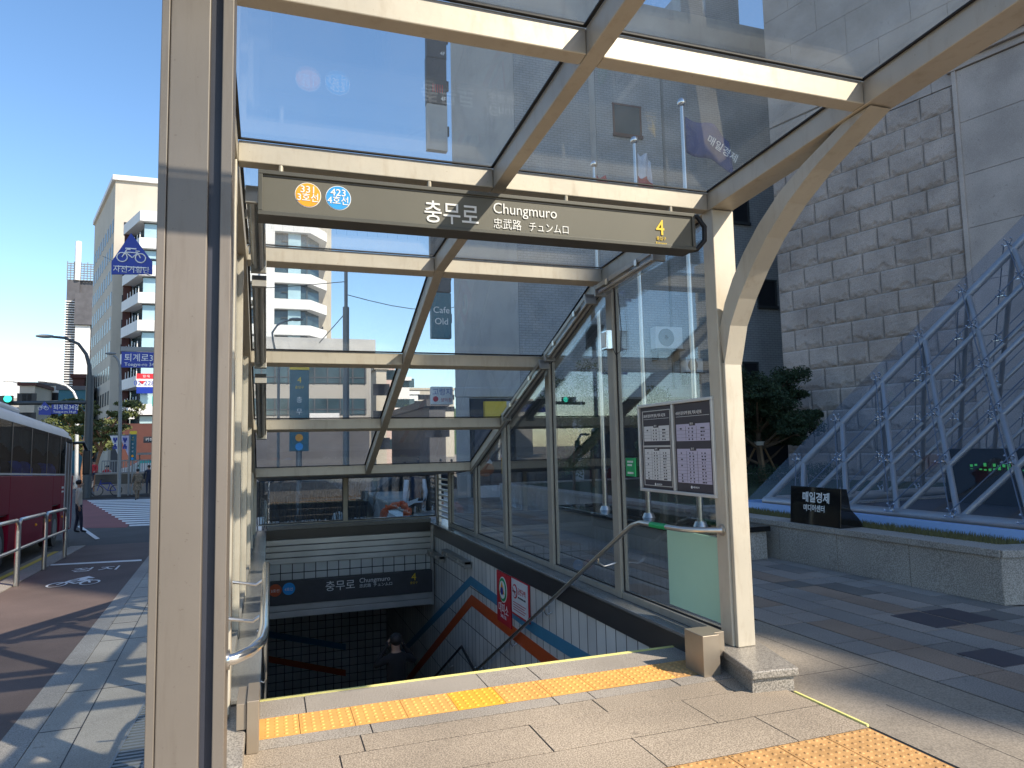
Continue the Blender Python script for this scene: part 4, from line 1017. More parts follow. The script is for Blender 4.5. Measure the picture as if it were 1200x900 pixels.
# ================================================================== PLANTS
def leafy(mb, c, r, n, size, rg, sc=(1, 1, 1), flat=0):
    c = Vector(c)
    for _ in range(n):
        d = Vector((rg.gauss(0, 1), rg.gauss(0, 1), rg.gauss(0, 1))).normalized()*(rg.random()**.45)*r
        p = c+Vector((d.x*sc[0], d.y*sc[1], d.z*sc[2])); a = Vector((rg.uniform(-1, 1), rg.uniform(-1, 1), rg.uniform(-1, 1)*(1-flat))).normalized(); b = a.cross(Vector((rg.uniform(-1, 1), rg.uniform(-1, 1), rg.uniform(-1, 1)))).normalized()
        s = size*rg.uniform(.6, 1.4); mb.add([p-a*s, p+b*s*.35, p+a*s, p-b*s*.35], [(0, 1, 2, 3)])
def tree(name, label, cat, base, h, clumps, m, bark, tr=.09, seed=1, leaf=.05, n=260, lean=(0, 0), grp=None, stakes=False):
    rg = random.Random(seed); e = empty(name, tuple(base), label, cat, grp); B = Vector(base)
    pts = [B+Vector((lean[0]*t*t+rg.uniform(-.03, .03)*h*(t > 0)*.4, lean[1]*t*t, h*.72*t)) for t in (0, .2, .4, .6, .8, 1)]
    tk = MB(); tk.tube(pts, [tr, tr*.85, tr*.75, tr*.62, tr*.5, tr*.35], 10)
    cr = MB()
    for (dx, dy, dz, r, sc) in clumps:
        c = B+Vector((dx, dy, dz)); s = pts[min(5, max(1, int(dz/h*5)))]
        mid = (s+c)/2+Vector((0, 0, -.1*r)); tk.tube([s, mid, c], [tr*.4, tr*.28, tr*.1], 6)
        for q in range(3): 
            d = Vector((rg.uniform(-1, 1), rg.uniform(-1, 1), rg.uniform(-.3, .6)))*r*.7; tk.tube([c, c+d], [tr*.12, .005], 4)
        for q in range(5):
            d = Vector((rg.uniform(-1, 1)*sc[0], rg.uniform(-1, 1)*sc[1], rg.uniform(-1, 1)*sc[2]))*r*.6
            leafy(cr, c+d, r*.5, n//5, leaf, rg, sc)
    tk.build('trunk', bark, e, smooth=True); cr.build('crown', m, e)
    if stakes:
        for a in (0, 2.1, 4.2):
            MB().tube([B+Vector((math.cos(a)*.6, math.sin(a)*.6, 0)), B+Vector((math.cos(a)*.06, math.sin(a)*.06, 1.0))], .03, 8).build('stake', 'wood', e)
        MB().tube([B+Vector((0, 0, .93)), B+Vector((0, 0, 1.03))], tr*1.35, 10).build('binding', 'beigecloth', e)
    return e
rg = random.Random(4)
fl = (1, 1, .45)
granite_planter('planter', [(6.3, 19.4), (6.3, 9.8), (16, 9.8), (16, 19.4)], .5, 'granite planter with shrubs seen through the side glass behind the flagpoles')
struct('planter_bed', MB().box(6.6, 15.8, 10.1, 19.2, .3, .46), 'leaf')
cl = []
for k in range(22):
    a = k*2.4; rr = .35+.75*((k*.37) % 1); cl.append((math.cos(a)*rr*.95, math.sin(a)*rr, 1.25+(.35*k) % 1.55, .55, (1.1, 1.1, .8)))
for k in range(9):
    a = k*.75+.3; cl.append((math.cos(a)*1.25, math.sin(a)*1.2, 1.0+(.53*k) % 1.5, .3, (1.5, 1.3, .5)))
tree('pine_tree', 'dark pine tree propped with wooden stakes by the stone building', 'tree', (12.1, 15.2, .5), 2.9, cl, 'leaf', 'bark', .11, 2, .04, 2200, stakes=True)
hg = MB(); rg = random.Random(12)
for k in range(26): leafy(hg, (10.6+k*.11, 13.9, .75), .24, 260, .022, rg, (1, 1.4, 1.1))
tag(hg.build('hedge', 'leaf'), 'low clipped hedge below the staked pine', 'hedge')
for k, (x, y, h, lab) in enumerate(((6.95, 15.6, 2.6, 'thin leafy tree left of the flagpoles behind the side glass'), (7.9, 16.5, 3.1, 'taller leafy tree against the grey wall behind the second side pane'), (9.1, 15.0, 2.3, 'short leafy tree seen beneath the air conditioners'), (10.2, 16.8, 2.5, 'bushy leafy tree just left of the timetable board posts'))):
    cl = [(rg.uniform(-.4, .4), rg.uniform(-.4, .4), h*(.25+.7*j/8), .42, (1, 1, .9)) for j in range(9)]
    tree('leafy_tree', lab, 'tree', (x, y, .46), h, cl, 'leaf2', 'bark', .04, 20+k, .045, 300, grp='leafy trees in the planter')
# flagpoles
slab = MB().box(5.1, 6.2, 7.75, 12.2, -.0, .36).build('flagpole_plinth', 'planter', bevel=.005); tag(slab, 'low plinth with dark polished top carrying the three flagpoles', 'plinth')
put(MB().box(5.06, 6.24, 7.71, 12.24, .362, .43).build('top_slab', 'blackgloss', bevel=.005), slab)
def flag(name, base, ztop, label, cloth, grp='flagpoles of the plaza'):
    x, y = base; e = empty('flagpole', (x, y, .43), label, 'flagpole', grp)
    MB().tube([(x, y, .43), (x, y, ztop)], [.045, .028], 12).build('pole', 'steel', e, smooth=True)
    MB().tube([(x, y, .432), (x, y, .50)], [.1, .07], 14).build('foot', 'steel', e, smooth=True)
    mb = MB(); mb.ball((x, y, ztop+.05), .065, 0, 8); mb.build('finial', 'chrome', e, smooth=True)
    (w, h, cols, amp) = cloth; mb = MB(); nx = 16; g = []
    for j in range(9):
        for i in range(nx+1):
            u = i/nx; v = j/8; g.append((x+.04+w*u*.9, y+amp*math.sin(u*9+v*1.5)*u, ztop-.15-h*v-.30*u*u*w-.04*math.sin(u*7)))
    fs = [(j*(nx+1)+i, j*(nx+1)+i+1, (j+1)*(nx+1)+i+1, (j+1)*(nx+1)+i) for j in range(8) for i in range(nx)]
    mb.add(g, fs)
    for q, f in enumerate(fs): mb.m[q] = cols[1] if (q // nx) >= 4 and len(cols) > 1 and cols[1] else 0
    f = mb.build('flag', cols[2], e, smooth=True)
    so = f.modifiers.new('s', 'SOLIDIFY'); so.thickness = .006
    return e
f3 = flag('flagpole', (5.43, 8.1), at(797, 124, 8.1).z, 'right flagpole with a navy flag lettered in white, seen through the roof glass', (.82, .52, (0, 0, ['flagnavy']), .05))
text('매일경제', .15, 'letter', Matrix.Translation((5.75, 8.02, at(797, 124, 8.1).z-.50)) @ Matrix.Rotation(math.pi/2, 4, 'X') @ Matrix.Rotation(-.5, 4, 'Z'), f3)
flag('flagpole', (5.43, 9.45), at(743, 168, 9.45).z, 'middle flagpole with a limp white and red flag', (.28, .75, (0, 1, ['whitecloth', 'redcloth']), .06))
flag('flagpole', (5.43, 10.9), at(700, 196, 10.9).z, 'left flagpole with a small white and red flag', (.3, .7, (0, 1, ['redcloth', 'whitecloth']), .06))
# bare shrubs behind the rear glass
rg = random.Random(31)
def shrub(x, y, z, h, lab, r=.35):
    e = MB()
    for k in range(11):
        a = rg.uniform(0, 6.28); b = Vector((x+math.cos(a)*.05, y+math.sin(a)*.05, z)); t = Vector((x+math.cos(a)*r*rg.uniform(.3, 1), y+math.sin(a)*r*rg.uniform(.3, 1), z+h*rg.uniform(.75, 1)))
        m_ = (b+t)/2+Vector((rg.uniform(-.05, .05), rg.uniform(-.05, .05), -.04)); e.tube([b, m_, t], [.013, .009, .004], 5)
        for q in range(6):
            s = m_+(t-m_)*rg.random(); e.tube([s, s+Vector((rg.uniform(-.16, .16), rg.uniform(-.16, .16), rg.uniform(.05, .25)))], [.005, .002], 4)
    o = e.build('bare_shrub', 'twig'); tag(o, lab, 'shrub', 'bare shrubs behind the rear glass')
for k in range(9):
    shrub(-.1+k*.24+rg.uniform(-.05, .05), 14.5+.3*(k % 2), -.3, 1.25, 'leafless twiggy shrub in the row outside the rear glass, left of the orange bundle')
shrub_bed = struct('shrub_bed', MB().box(-.35, 2.2, 14.15, 15.1, -.4, -.22), 'leaf')

# ================================================================== STREET BUILDINGS
def facade(mb_par, name, a, b, z0, dz, rows, n, w, h, wm, inset=.0, out=.03, frame=None, skip=None):
    """windows as parts on the vertical face from a to b (xy)"""
    a, b = Vector(a), Vector(b); d = (b-a); L_ = d.length; d = d/L_; nn = Vector((d.y, -d.x)); first = None
    for r in range(rows):
        for k in range(n):
            if skip and skip(r, k): continue
            c = a+d*(L_*(k+.5)/n); z = z0+r*dz
            if first is None:
                mb = MB(); q = [c-d*w/2+nn*out, c+d*w/2+nn*out, c+d*w/2-nn*.1, c-d*w/2-nn*.1]
                mb.hexa([(p.x, p.y, z) for p in q], [(p.x, p.y, z+h) for p in q]); first = mb.build(name, wm, mb_par); fc = (c, z)
            else:
                o = first.copy(); C.objects.link(o); o.location = (c.x-fc[0].x, c.y-fc[0].y, z-fc[1])
def ztop(px, py, Y): return at(px, py, Y).z
GZ = -1.02
# cream office block
cb_ = empty('office_block', (-21, 110, GZ), 'tall cream office block with rows of narrow windows beside the bicycle sign', 'building')
za = ztop(133, 211, 110); A_ = at(133, 300, 110); Bf = Vector((A_.x+30, 110)); Lf = at(110, 300, 133)
poly = [(A_.x, 110), (Bf.x, 110), (Bf.x, 150), (Lf.x+6, 150), (Lf.x, Lf.y)]
MB().prism(poly, GZ, za).build('wall', 'creambld', cb_)
MB().prism([(A_.x-.3, 109.6), (Bf.x+.3, 109.6), (Bf.x+.3, 150.4), (Lf.x+5.7, 150.4), (Lf.x-.3, Lf.y)], za, za+.7).build('roof_edge', 'whitebld', cb_)
facade(cb_, 'window', (A_.x, 110), (Bf.x, 110), 4.5, 3.53, 9, 8, 1.35, 1.9, 'windark')
facade(cb_, 'window', (Lf.x, Lf.y), (A_.x, 110), 5.0, 3.53, 9, 9, 1.3, 1.95, 'windark')
MB().box(A_.x+.5, A_.x+24, 109.2, 109.95, GZ, 4.0).build('ground_floor', 'darkbld', cb_)
# white balcony building
wb = empty('white_building', (-6, 95, GZ), 'white banded office building with blue glass, on both sides of the taupe column', 'building')
xl, xm, xr_, xe = at(144, 300, 101).x, at(163, 300, 94).x, at(364, 300, 94).x, at(383, 300, 97.5).x
zt = ztop(163, 246, 94); fh = 3.42
MB().prism([(xl+1.2, 101.5), (xm+1, 95), (xr_-.6, 95), (xe-1.0, 98.5), (xe-1, 112), (xl+1.2, 112)], GZ, zt-.5).build('glazed_core', 'winblue', wb)
for r in range(9):
    z = zt-1.3-r*fh
    if z < 3: break
    MB().prism([(xl, 101), (xm, 94), (xr_, 94), (xe, 97.5), (xe, 111), (xl, 111)], z, z+1.3).build('white_band', 'whitebld', wb)
    mb = MB(); zb_ = z-(fh-1.3)
    for k in range(9):
        x = xm+.8+(xr_-xm-1.2)*k/8; mb.box(x-.06, x+.06, 94.85, 94.99, zb_, z)
    for q in range(5):
        x = xm+1+q*5.2
        if x+2.4 < xr_: mb.box(x, x+2.4, 94.8, 94.99, zb_+1.0, zb_+1.12)
    mb.box(xm+.3, xr_-.4, 94.8, 94.99, z-.14, z-.01); mb.box(xm+.4, xm+1.8, 94.75, 94.98, zb_, z-.15, 1); mb.box(xr_-2.8, xr_-1.2, 94.75, 94.98, zb_, z, 1)
    mb.build('window_frame', ['poledark', 'winwhite'], wb)
    mb = MB()
    for k in range(6):
        f = k/6; x = xl+.3+(xm-xl)*f; y = 101-(7)*f; mb.box(x, x+.08, y+.15, y+.3, zb_+.0, zb_+1.0)
    mb.box(xl+.2, xl+1.1, 100.6, 101.5, zb_, z, 1); mb.build('balcony', ['letter', 'redbrick'], wb)
MB().box(at(305, 300, 94).x, at(322, 300, 94).x, 93.7, 94.8, 3, zt-.3).build('stair_wall', 'whitebld', wb)
MB().box(at(150, 300, 93.9).x, xr_-8, 93.5, 95.5, GZ, 5.2).build('brick_base', 'redbrick', wb)
for (a, b, c, d, m, lab, tx) in ((160, 183, 438, 444, 'red', 'red strip banner', ('임 대', .45, 'letter')), (160, 183, 444.2, 453.5, 'paper', 'white banner', ('02-2285', 1.0, 'roadblue')), (160, 183, 453.7, 461, 'roadblue', 'blue strip banner', ('', 1, 'letter')), (150, 158, 469, 491, 'paper', 'narrow banner', ('', 1, 'red'))):
    p0, p1 = at(a, d, 93.3), at(b, c, 93.3); o = empty('wall_banner', (p0.x, 93.3, p0.z), lab+' on a lower floor of the white building', 'banner', 'banners on the white building')
    MB().box(p0.x, p1.x, 93.2, 93.35, p0.z, p1.z).build('sheet', m, o)
    if tx[0]: text(tx[0], tx[1]*.8, tx[2], face_y((p0.x+p1.x)/2, 93.19, p0.z+.2), o, align='CENTER')
    if lab == 'white banner': mb = MB(); mb.add([(p0.x+.25, 93.15, p1.z-.25), (p0.x+1.0, 93.15, p1.z-.25), (p0.x+.62, 93.15, p0.z+.35)], [(0, 1, 2)]); mb.build('emblem', 'red', o)
# distant tower
tw = empty('distant_tower', (-60, 260, GZ), 'distant dark tower with louvred crown and white mast on the skyline', 'building')
x0, x1 = at(74, 400, 260).x, at(110, 400, 260).x; zt_ = ztop(90, 327, 260); w = x1-x0
MB().box(x0, x0+w*.42, 262, 280, GZ, zt_).build('louvred_shaft', 'darkbld', tw)
mb = MB()
for k in range(62): mb.box(x0-.2, x0+w*.4, 261.2, 261.9, 2+k*.82, 2.3+k*.82)
mb.build('louvres', 'whitebld', tw)
MB().box(x0+w*.38, x1, 258, 276, ztop(90, 380, 258), ztop(90, 343, 258)).build('upper_block', 'darkbld', tw)
MB().box(x0+w*.02, x1-.3, 263, 275, ztop(90, 345, 263), zt_+.2).build('upper_block', 'darkbld', tw)
MB().box(x0+w*.40, x1-w*.12, 259, 274, GZ, ztop(90, 381, 259)).build('white_shaft', 'whitebld', tw)
MB().box(x1-w*.115, x1+.8, 260, 276, GZ, ztop(90, 380, 259)).build('dark_side', 'windark', tw)
mb = MB(); zc0, zc1 = zt_, ztop(90, 305, 260)
for k in range(8): mb.box(x0, x1-1, 262, 262.3, zc0+(zc1-zc0)*k/8, zc0+(zc1-zc0)*k/8+.25)
for k in range(9): mb.box(x0+(w-1)*k/8-.1, x0+(w-1)*k/8+.1, 261.8, 262.2, zc0, zc1-.5*(k % 2))
mb.build('crown_lattice', 'pole', tw)
MB().tube([(x0+w*.34, 262, zt_), (x0+w*.34, 262, ztop(90, 283, 262))], .9, 8).build('mast', 'whitebld', tw)
# low far buildings on the left
def simple(name, label, px0, px1, pyt, Y, dep, m, rows, n, wm='windark', grp=None, ww=1.4, wh=1.4, roof=None):
    a, b = at(px0, 480, Y).x, at(px1, 480, Y).x; z = ztop((px0+px1)/2, pyt, Y)
    e = empty(name, (a, Y, GZ), label, 'building', grp); MB().box(a, b, Y, Y+dep, GZ, z).build('wall', m, e)
    MB().box(a-.3, b+.3, Y-.3, Y+dep+.3, z, z+.6).build('roof', roof or m, e)
    if rows: facade(e, 'window', (a, Y), (b, Y), max(1.5, z-rows*3.3+.6), 3.3, rows, n, ww, wh, wm)
    return e
simple('apartment_block', 'pale narrow apartment block at the far left of the skyline', 2, 14, 447, 330, 20, 'whitebld', 0, 0)
simple('low_building', 'brown corniced low building above the bus roof', 22, 40, 452, 140, 15, 'creambld', 2, 3, roof='redbrick')
simple('low_building', 'white low building with dark roof, right of the brown corniced one', 40, 68, 452, 150, 15, 'whitebld', 2, 5, roof='darkbld')
simple('low_building', 'green clad box building behind the traffic mast', 68, 103, 457, 120, 15, 'teal', 0, 0, roof='darkbld')
simple('low_building', 'small dark red building just above the green box building', 84, 98, 443, 125, 10, 'redbrick', 1, 2)
simple('low_building', 'long low shop row across the far street at left edge', -40, 22, 470, 170, 20, 'beigebld', 1, 10)
# beige office seen through the lower roof panes
bo = empty('low_office', (0, 66, GZ), 'beige office with long ribbon windows seen through the lower roof panes', 'building')
a, b, c = at(252, 450, 66).x, at(433, 450, 66).x, at(441, 450, 72).x
zt2 = ztop(420, 411, 66)
MB().prism([(a, 66), (b, 66), (c, 76), (c, 84), (a, 84)], GZ, zt2).build('wall', 'beigebld', bo)
for py0, py1 in ((428, 449), (467, 486)):
    z0, z1 = ztop(360, py1, 66), ztop(360, py0, 66); q = MB().box(a+.3, b-.3, 65.9, 66.1, z0, z1).build('ribbon_window', 'winblue', bo)
    mb = MB()
    for k in range(12): mb.box(a+.4+(b-a-.8)*k/11-.05, a+.4+(b-a-.8)*k/11+.05, 65.85, 65.95, z0, z1)
    mb.box(a+.3, b-.3, 65.85, 65.95, z0+(z1-z0)*.3, z0+(z1-z0)*.34); mb.build('mullions', 'darkbld', q)
MB().box(a+.05, b-.05, 65.8, 66.3, GZ, 3.9).build('ground_floor', 'darkbld', bo)
MB().box(a-.4, b+.5, 65.4, 66.2, zt2-.2, zt2+1.0).build('cornice', 'greyrender', bo)
MB().box(at(363, 488, 65).x, at(398, 488, 65).x, 65.2, 65.8, ztop(380, 496, 65), ztop(380, 484, 65)).build('shop_board', 'paper', bo)
simple('side_street_house', 'tall cream house front at the left of the narrow side street', 441, 453, 433, 86, 25, 'creambld', 4, 2, grp='houses along the side street')
simple('side_street_house', 'pinkish house in the side street left of the white one', 449, 463, 428, 100, 20, 'pinkwall', 4, 3, grp='houses along the side street', wm='winblue')
simple('side_street_house', 'white four storey house with green tinted windows in the side street', 462, 480, 446, 112, 25, 'whitebld', 4, 3, grp='houses along the side street', wm='winblue', ww=2.4)
simple('side_street_house', 'small far white house half hidden by the side street tree', 479, 490, 462, 135, 25, 'whitebld', 2, 3, grp='houses along the side street')
simple('side_street_house', 'wide pale house closing the end of the side street', 478, 532, 457, 190, 20, 'creambld', 2, 12, grp='houses along the side street')
hill = MB(); rg = random.Random(9); pts_ = [(-20+ i*8, 260) for i in range(20)]
for i in range(19):
    h0, h1 = (10+13*math.exp(-((i-9)/5)**2)), (10+13*math.exp(-((i-8)/5)**2))
    hill.add([(pts_[i][0], 260, GZ), (pts_[i+1][0], 260, GZ), (pts_[i+1][0], 300, h1), (pts_[i][0], 300, h0)], [(0, 1, 2, 3)])
struct('hill', hill, 'leaf2')
simple('low_shop', 'dark roofed low shop beside the grey building under the box sign', 503, 522, 476, 60, 20, 'darkbld', 1, 2)
p = at(493, 490, 75)
tree('street_tree', 'rounded evergreen tree at the mouth of the side street', 'tree', (p.x, 75, GZ), 6.6, [(math.cos(k*2.4)*.9, math.sin(k*2.4)*.9, 3.2+k*.42, 1.0, (1, 1, .9)) for k in range(10)], 'leaf2', 'bark', .16, 41, .13, 500)
# unseen-side buildings that the side glass mirrors
for k, (x, y0, y1, h, m, lab) in enumerate(((-34, 8, 34, 15, 'whitebld', 'white building across the road mirrored in the side glass'), (-36, 38, 62, 20, 'creambld', 'cream building across the road mirrored in the side glass'))):
    e = empty('roadside_building', (x, y0, GZ), lab, 'building', 'buildings across the road'); MB().box(x-14, x, y0, y1, GZ, h).build('wall', m, e)
    facade(e, 'window', (x, y0), (x, y1), 2.5, 3.4, int(h//3.6), 8, 2.1, 1.7, 'winblue')

# ================================================================== STREET FURNITURE
def guard_rail():
    e = empty('guard_rail', (-4, 13, gs(13)), 'rounded steel guard rail between the bus and the bicycle lane', 'guard rail')
    bases = [gnd(-14, 706), gnd(18.8, 687), gnd(51.4, 667.4), gnd(75.7, 653.3)]
    for i, b in enumerate(bases):
        MB().tube([b, b+Vector((0, 0, 1.02))], .045, 12).build('post', 'steel', e, smooth=True)
    for a, b in zip(bases, bases[1:]):
        u = (b-a).normalized(); t = 1.12
        MB().tube([a+Vector((0, 0, .95))+u*.02, a+Vector((0, 0, 1.05))+u*.04, a+Vector((0, 0, t))+u*.14, b+Vector((0, 0, t))-u*.14, b+Vector((0, 0, 1.05))-u*.04, b+Vector((0, 0, .95))-u*.02], .033, 10).build('top_rail', 'steel', e, smooth=True)
        MB().tube([a+Vector((0, 0, .62))+u*.04, b+Vector((0, 0, .62))-u*.04], .028, 10).build('middle_rail', 'steel', e, smooth=True)
guard_rail()
def sign_board(par, px0, px1, py0, py1, Y, m, name='board', t=.03):
    a, b = at(px0, py1, Y), at(px1, py0, Y); return MB().box(a.x, b.x, Y, Y+t, a.z, b.z).build(name, m, par), a, b
def bike_icon(mb, c, s, put2):
    w = s*.28
    for cx in (-.5, .5):
        ring = [(cx*s+w*math.cos(k*math.pi/12), w*math.sin(k*math.pi/12)) for k in range(25)]
        mb.tube([put2(*q) for q in ring], s*.035, 6, caps=False)
    for a, b in (((-.5, 0), (-.25, .5)), ((-.25, .5), (-.05, .5)), ((-.33, .32), (.35, .32)), ((.35, .32), (.5, 0)), ((.35, .32), (.05, 0)), ((.05, 0), (-.33, .32)), ((.22, .42), (.45, .42))):
        mb.tube([put2(a[0]*s, a[1]*s), put2(b[0]*s, b[1]*s)], s*.035, 6)
# bicycle crossing sign and street name sign on a pole behind the taupe column
sp_ = empty('sign_pole', (-2.2, 17, gs(17)), 'pole carrying blue bicycle crossing and street name signs beside the column', 'sign pole')
px_ = at(196, 450, 17).x
MB().tube([(px_, 17.1, gs(17)), (px_, 17.1, 7.0)], .06, 12).build('pole', 'pole', sp_, smooth=True)
pts = [at(x, y, 17) for x, y in ((153.5, 273), (130.5, 306.5), (130.5, 321.5), (178.5, 321.5), (178.5, 306.5))]
mb = MB(); n = 5; mb.add([(p.x, 17, p.z) for p in pts]+[(p.x, 17.03, p.z) for p in pts], [tuple(range(n)), tuple(range(n, 2*n))]+[(i, (i+1) % n, n+(i+1) % n, n+i) for i in range(n)])
bsg = mb.build('bicycle_sign', 'roadblue', sp_, bevel=.006)
c0 = at(154, 302, 17); mb = MB(); bike_icon(mb, c0, .36, lambda u, v: Vector((c0.x+u, 16.992, c0.z+v))); mb.build('bicycle_symbol', 'letter', bsg)
mb = MB(); a = at(147, 291, 17); b = at(160, 290, 17); mb.box(a.x, b.x, 16.985, 16.995, a.z-.012, a.z+.012); a = at(136, 312, 17); b = at(172, 311.5, 17); mb.box(a.x, b.x, 16.985, 16.995, a.z-.01, a.z+.01); mb.build('symbol_bars', 'letter', bsg)
a = at(154, 319, 17); text('자전거횡단', .165, 'letter', face_y(a.x, 16.99, a.z), bsg, align='CENTER', sx=.95)
mb = MB(); mb.tube([(at(154, 300, 17).x, 17.06, c0.z), (px_, 17.1, c0.z)], .03, 8); mb.build('bracket', 'pole', sp_)
o, a, b = sign_board(sp_, 142, 190, 413, 430.5, 16.9, 'roadblue', 'street_name_sign')
text('퇴계로34길', .185, 'letter', face_y(a.x+.05, 16.895, a.z+.15), o, sx=.95); text('Toegye-ro 34-gil', .105, 'letter', face_y(a.x+.06, 16.895, a.z+.035), o)
mb = MB(); q = at(142, 409, 16.95); mb.box(q.x, px_, 16.9, 16.98, q.z-.05, q.z+.05); mb.build('bracket', 'pole', sp_)
# traffic mast
YM = 46.5
tm_ = empty('traffic_mast', (at(103, 560, YM).x, YM, GZ), 'dark traffic mast with curved lamp arm and long signal arm over the bus', 'traffic mast')
xm_ = at(104, 500, YM).x; zarm = ztop(90, 471, YM)
MB().tube([(xm_, YM, -.9), (xm_, YM, ztop(104, 440, YM))], [.24, .2], 14).build('pole', 'poledark', tm_, smooth=True)
MB().tube([at(105, 442, YM), at(104.5, 428, YM), at(101, 415, YM), at(92, 403, YM), at(76, 396, YM), at(60, 394.5, YM)], [.13, .11, .1, .09, .08, .07], 10).build('lamp_arm', 'poledark', tm_, smooth=True)
mb = MB(); mb.ball(at(53, 394, YM), .5, 0, 8, (1, .35, .22)); mb.build('lamp_head', 'pole', tm_, smooth=True)
MB().tube([at(105, 471.5, YM), at(-30, 473, YM)], .12, 10).build('signal_arm', 'poledark', tm_, smooth=True)
o, a, b = sign_board(tm_, 60, 91, 474, 485, YM-.3, 'roadblue', 'street_name_sign'); text('퇴계로34길', .34, 'letter', face_y(a.x+.1, YM-.33, a.z+.26), o, sx=.8); text('Toegye-ro 34-gil', .17, 'letter', face_y(a.x+.1, YM-.33, a.z+.06), o)
pts = [at(x, y, YM-.3) for x, y in ((52.5, 470.5), (46, 478.5), (45.5, 486), (60, 486.5), (60, 478.5))]
mb = MB(); mb.add([(p.x, YM-.3, p.z) for p in pts]+[(p.x, YM-.26, p.z) for p in pts], [tuple(range(n)), tuple(range(n, 2*n))]+[(i, (i+1) % n, n+(i+1) % n, n+i) for i in range(n)]) if False else None
mb = MB(); n5 = 5; mb.add([(p.x, YM-.36, p.z) for p in pts]+[(p.x, YM-.32, p.z) for p in pts], [tuple(range(n5)), tuple(range(n5, 2*n5))]+[(i, (i+1) % n5, n5+(i+1) % n5, n5+i) for i in range(n5)]); o = mb.build('bicycle_sign', 'roadblue', tm_)
c1 = at(53, 479, YM); mb = MB(); bike_icon(mb, c1, .32, lambda u, v: Vector((c1.x+u, YM-.38, c1.z+v))); mb.build('bicycle_symbol', 'letter', o)
o, a, b = sign_board(tm_, -12, 14, 463.5, 471, YM-.5, 'black', 'signal_head', .3); mb = MB(); p = at(9, 467.3, YM-.52); disc(mb, p, .19, n=20, t=.02); mb.build('green_light', 'siggreen', o)
# other lamp poles
def lamp(name, label, Y, base, pts, r, m, zg=-.88, head=.4):
    e = empty('street_lamp', (at(*base, Y).x, Y, zg), label, 'street lamp', 'street lamps'); b = at(*base, Y)
    P_ = [Vector((b.x, Y, zg))]+[at(x, y, Y) for x, y in pts]
    MB().tube(P_, [r]*2+[r*.7]*(len(P_)-2), 10).build('pole', m, e, smooth=True)
    d = (P_[-1]-P_[-2]).normalized(); mb = MB(); mb.ball(P_[-1]+d*head*.6, head, 0, 8, (1, .4, .25)); mb.build('lamp_head', m, e, smooth=True); return e
lamp('', 'grey street lamp with short bent arm in front of the cream block', 46, (140, 560), ((141, 470), (140.5, 432), (139, 424), (136, 418.5), (133, 416.5)), .1, 'pole', head=.3)
lamp('', 'tall pale street lamp with long curved arm behind the traffic mast', 62, (90.5, 540), ((90.5, 480), (90, 468), (86, 459), (78, 452), (66, 448.5), (55, 447.5)), .13, 'alu', head=.4)
lamp('', 'street lamp seen through the roof glass with its arm under the white building', 36, (326, 560), ((326.5, 430), (320, 400), (319, 390), (325, 381), (335, 376), (342, 375)), .07, 'pole', zg=-1.0, head=.35)
for k, (a, b, lab) in enumerate((((405, 318), (640, 250), 'highest thin cable running right from the utility pole top'), ((405, 330), (120, 300), 'thin cable running left from the utility pole'), ((405, 345), (600, 330), 'lower thin cable running right from the utility pole'))):
    p0, p1 = at(*a, 30), at(*b, 42 if k != 1 else 60); pts = [p0+(p1-p0)*(q/10)-Vector((0, 0, 1.2*math.sin(math.pi*q/10))) for q in range(11)]
    tag(MB().tube(pts, .018, 5).build('overhead_cable', 'rubber'), lab, 'cable', 'overhead cables')
tp = empty('utility_pole', (at(405, 540, 30).x, 30, GZ), 'tall stepped utility pole standing behind the upper roof panes', 'utility pole')
u = at(405.5, 450, 30); MB().tube([(u.x, 30, GZ), (u.x, 30, ztop(405, 360, 30))], .135, 12).build('lower_pole', 'pole', tp, smooth=True); MB().tube([(u.x, 30, ztop(405, 360, 30)), (u.x, 30, ztop(403, 303, 30))], .075, 12).build('upper_pole', 'pole', tp, smooth=True)
MB().tube([at(403, 369, 30), at(374, 402, 30)], .02, 6).build('stay_wire', 'poledark', tp)
# station pylon seen through the lower roof panes
def pylon(Y, px0, px1, pyt, pyb, zg, label, big):
    a, b = at(px0, pyb, Y), at(px1, pyt, Y); e = empty('station_pylon', ((a.x+b.x)/2, Y, zg), label, 'pylon', 'teal station pylons'); w = b.x-a.x; h = b.z-a.z
    MB().box(a.x, b.x, Y-.09, Y+.09, a.z, b.z).build('board', 'teal', e, bevel=.01)
    MB().box(a.x-.005, b.x+.005, Y-.1, Y+.1, b.z-.0, b.z+h*.13).build('yellow_cap', 'yletter', e, bevel=.005)
    MB().tube([((a.x+b.x)/2, Y, zg), ((a.x+b.x)/2, Y, a.z)], w*.16, 10).build('stem', 'pole', e, smooth=True)
    cx = (a.x+b.x)/2
    text('4', w*.45, 'yletter', face_y(cx, Y-.092, a.z+h*.84), e, align='CENTER'); text('출입구', w*.17, 'yletter', face_y(cx, Y-.092, a.z+h*.77), e, align='CENTER')
    for k, ch in enumerate('충무로'): text(ch, w*.36, 'letter', face_y(cx, Y-.092, a.z+h*(.60-.145*k)), e, align='CENTER')
    mb = MB(); disc(mb, (cx, Y-.092, a.z+h*.165), w*.2, n=24); mb.build('line_disc', 'orange', e); mb = MB(); disc(mb, (cx, Y-.092, a.z+h*.055), w*.2, n=24); mb.build('line_disc', 'blue', e)
pylon(19.5, 339, 362, 434, 529, -.85, 'large teal station pylon with orange 4 seen through the lower roof panes', 1)
pylon(47.5, 151.5, 160, 509, 539.5, -.88, 'small teal station pylon with yellow cap on the far corner', 0)

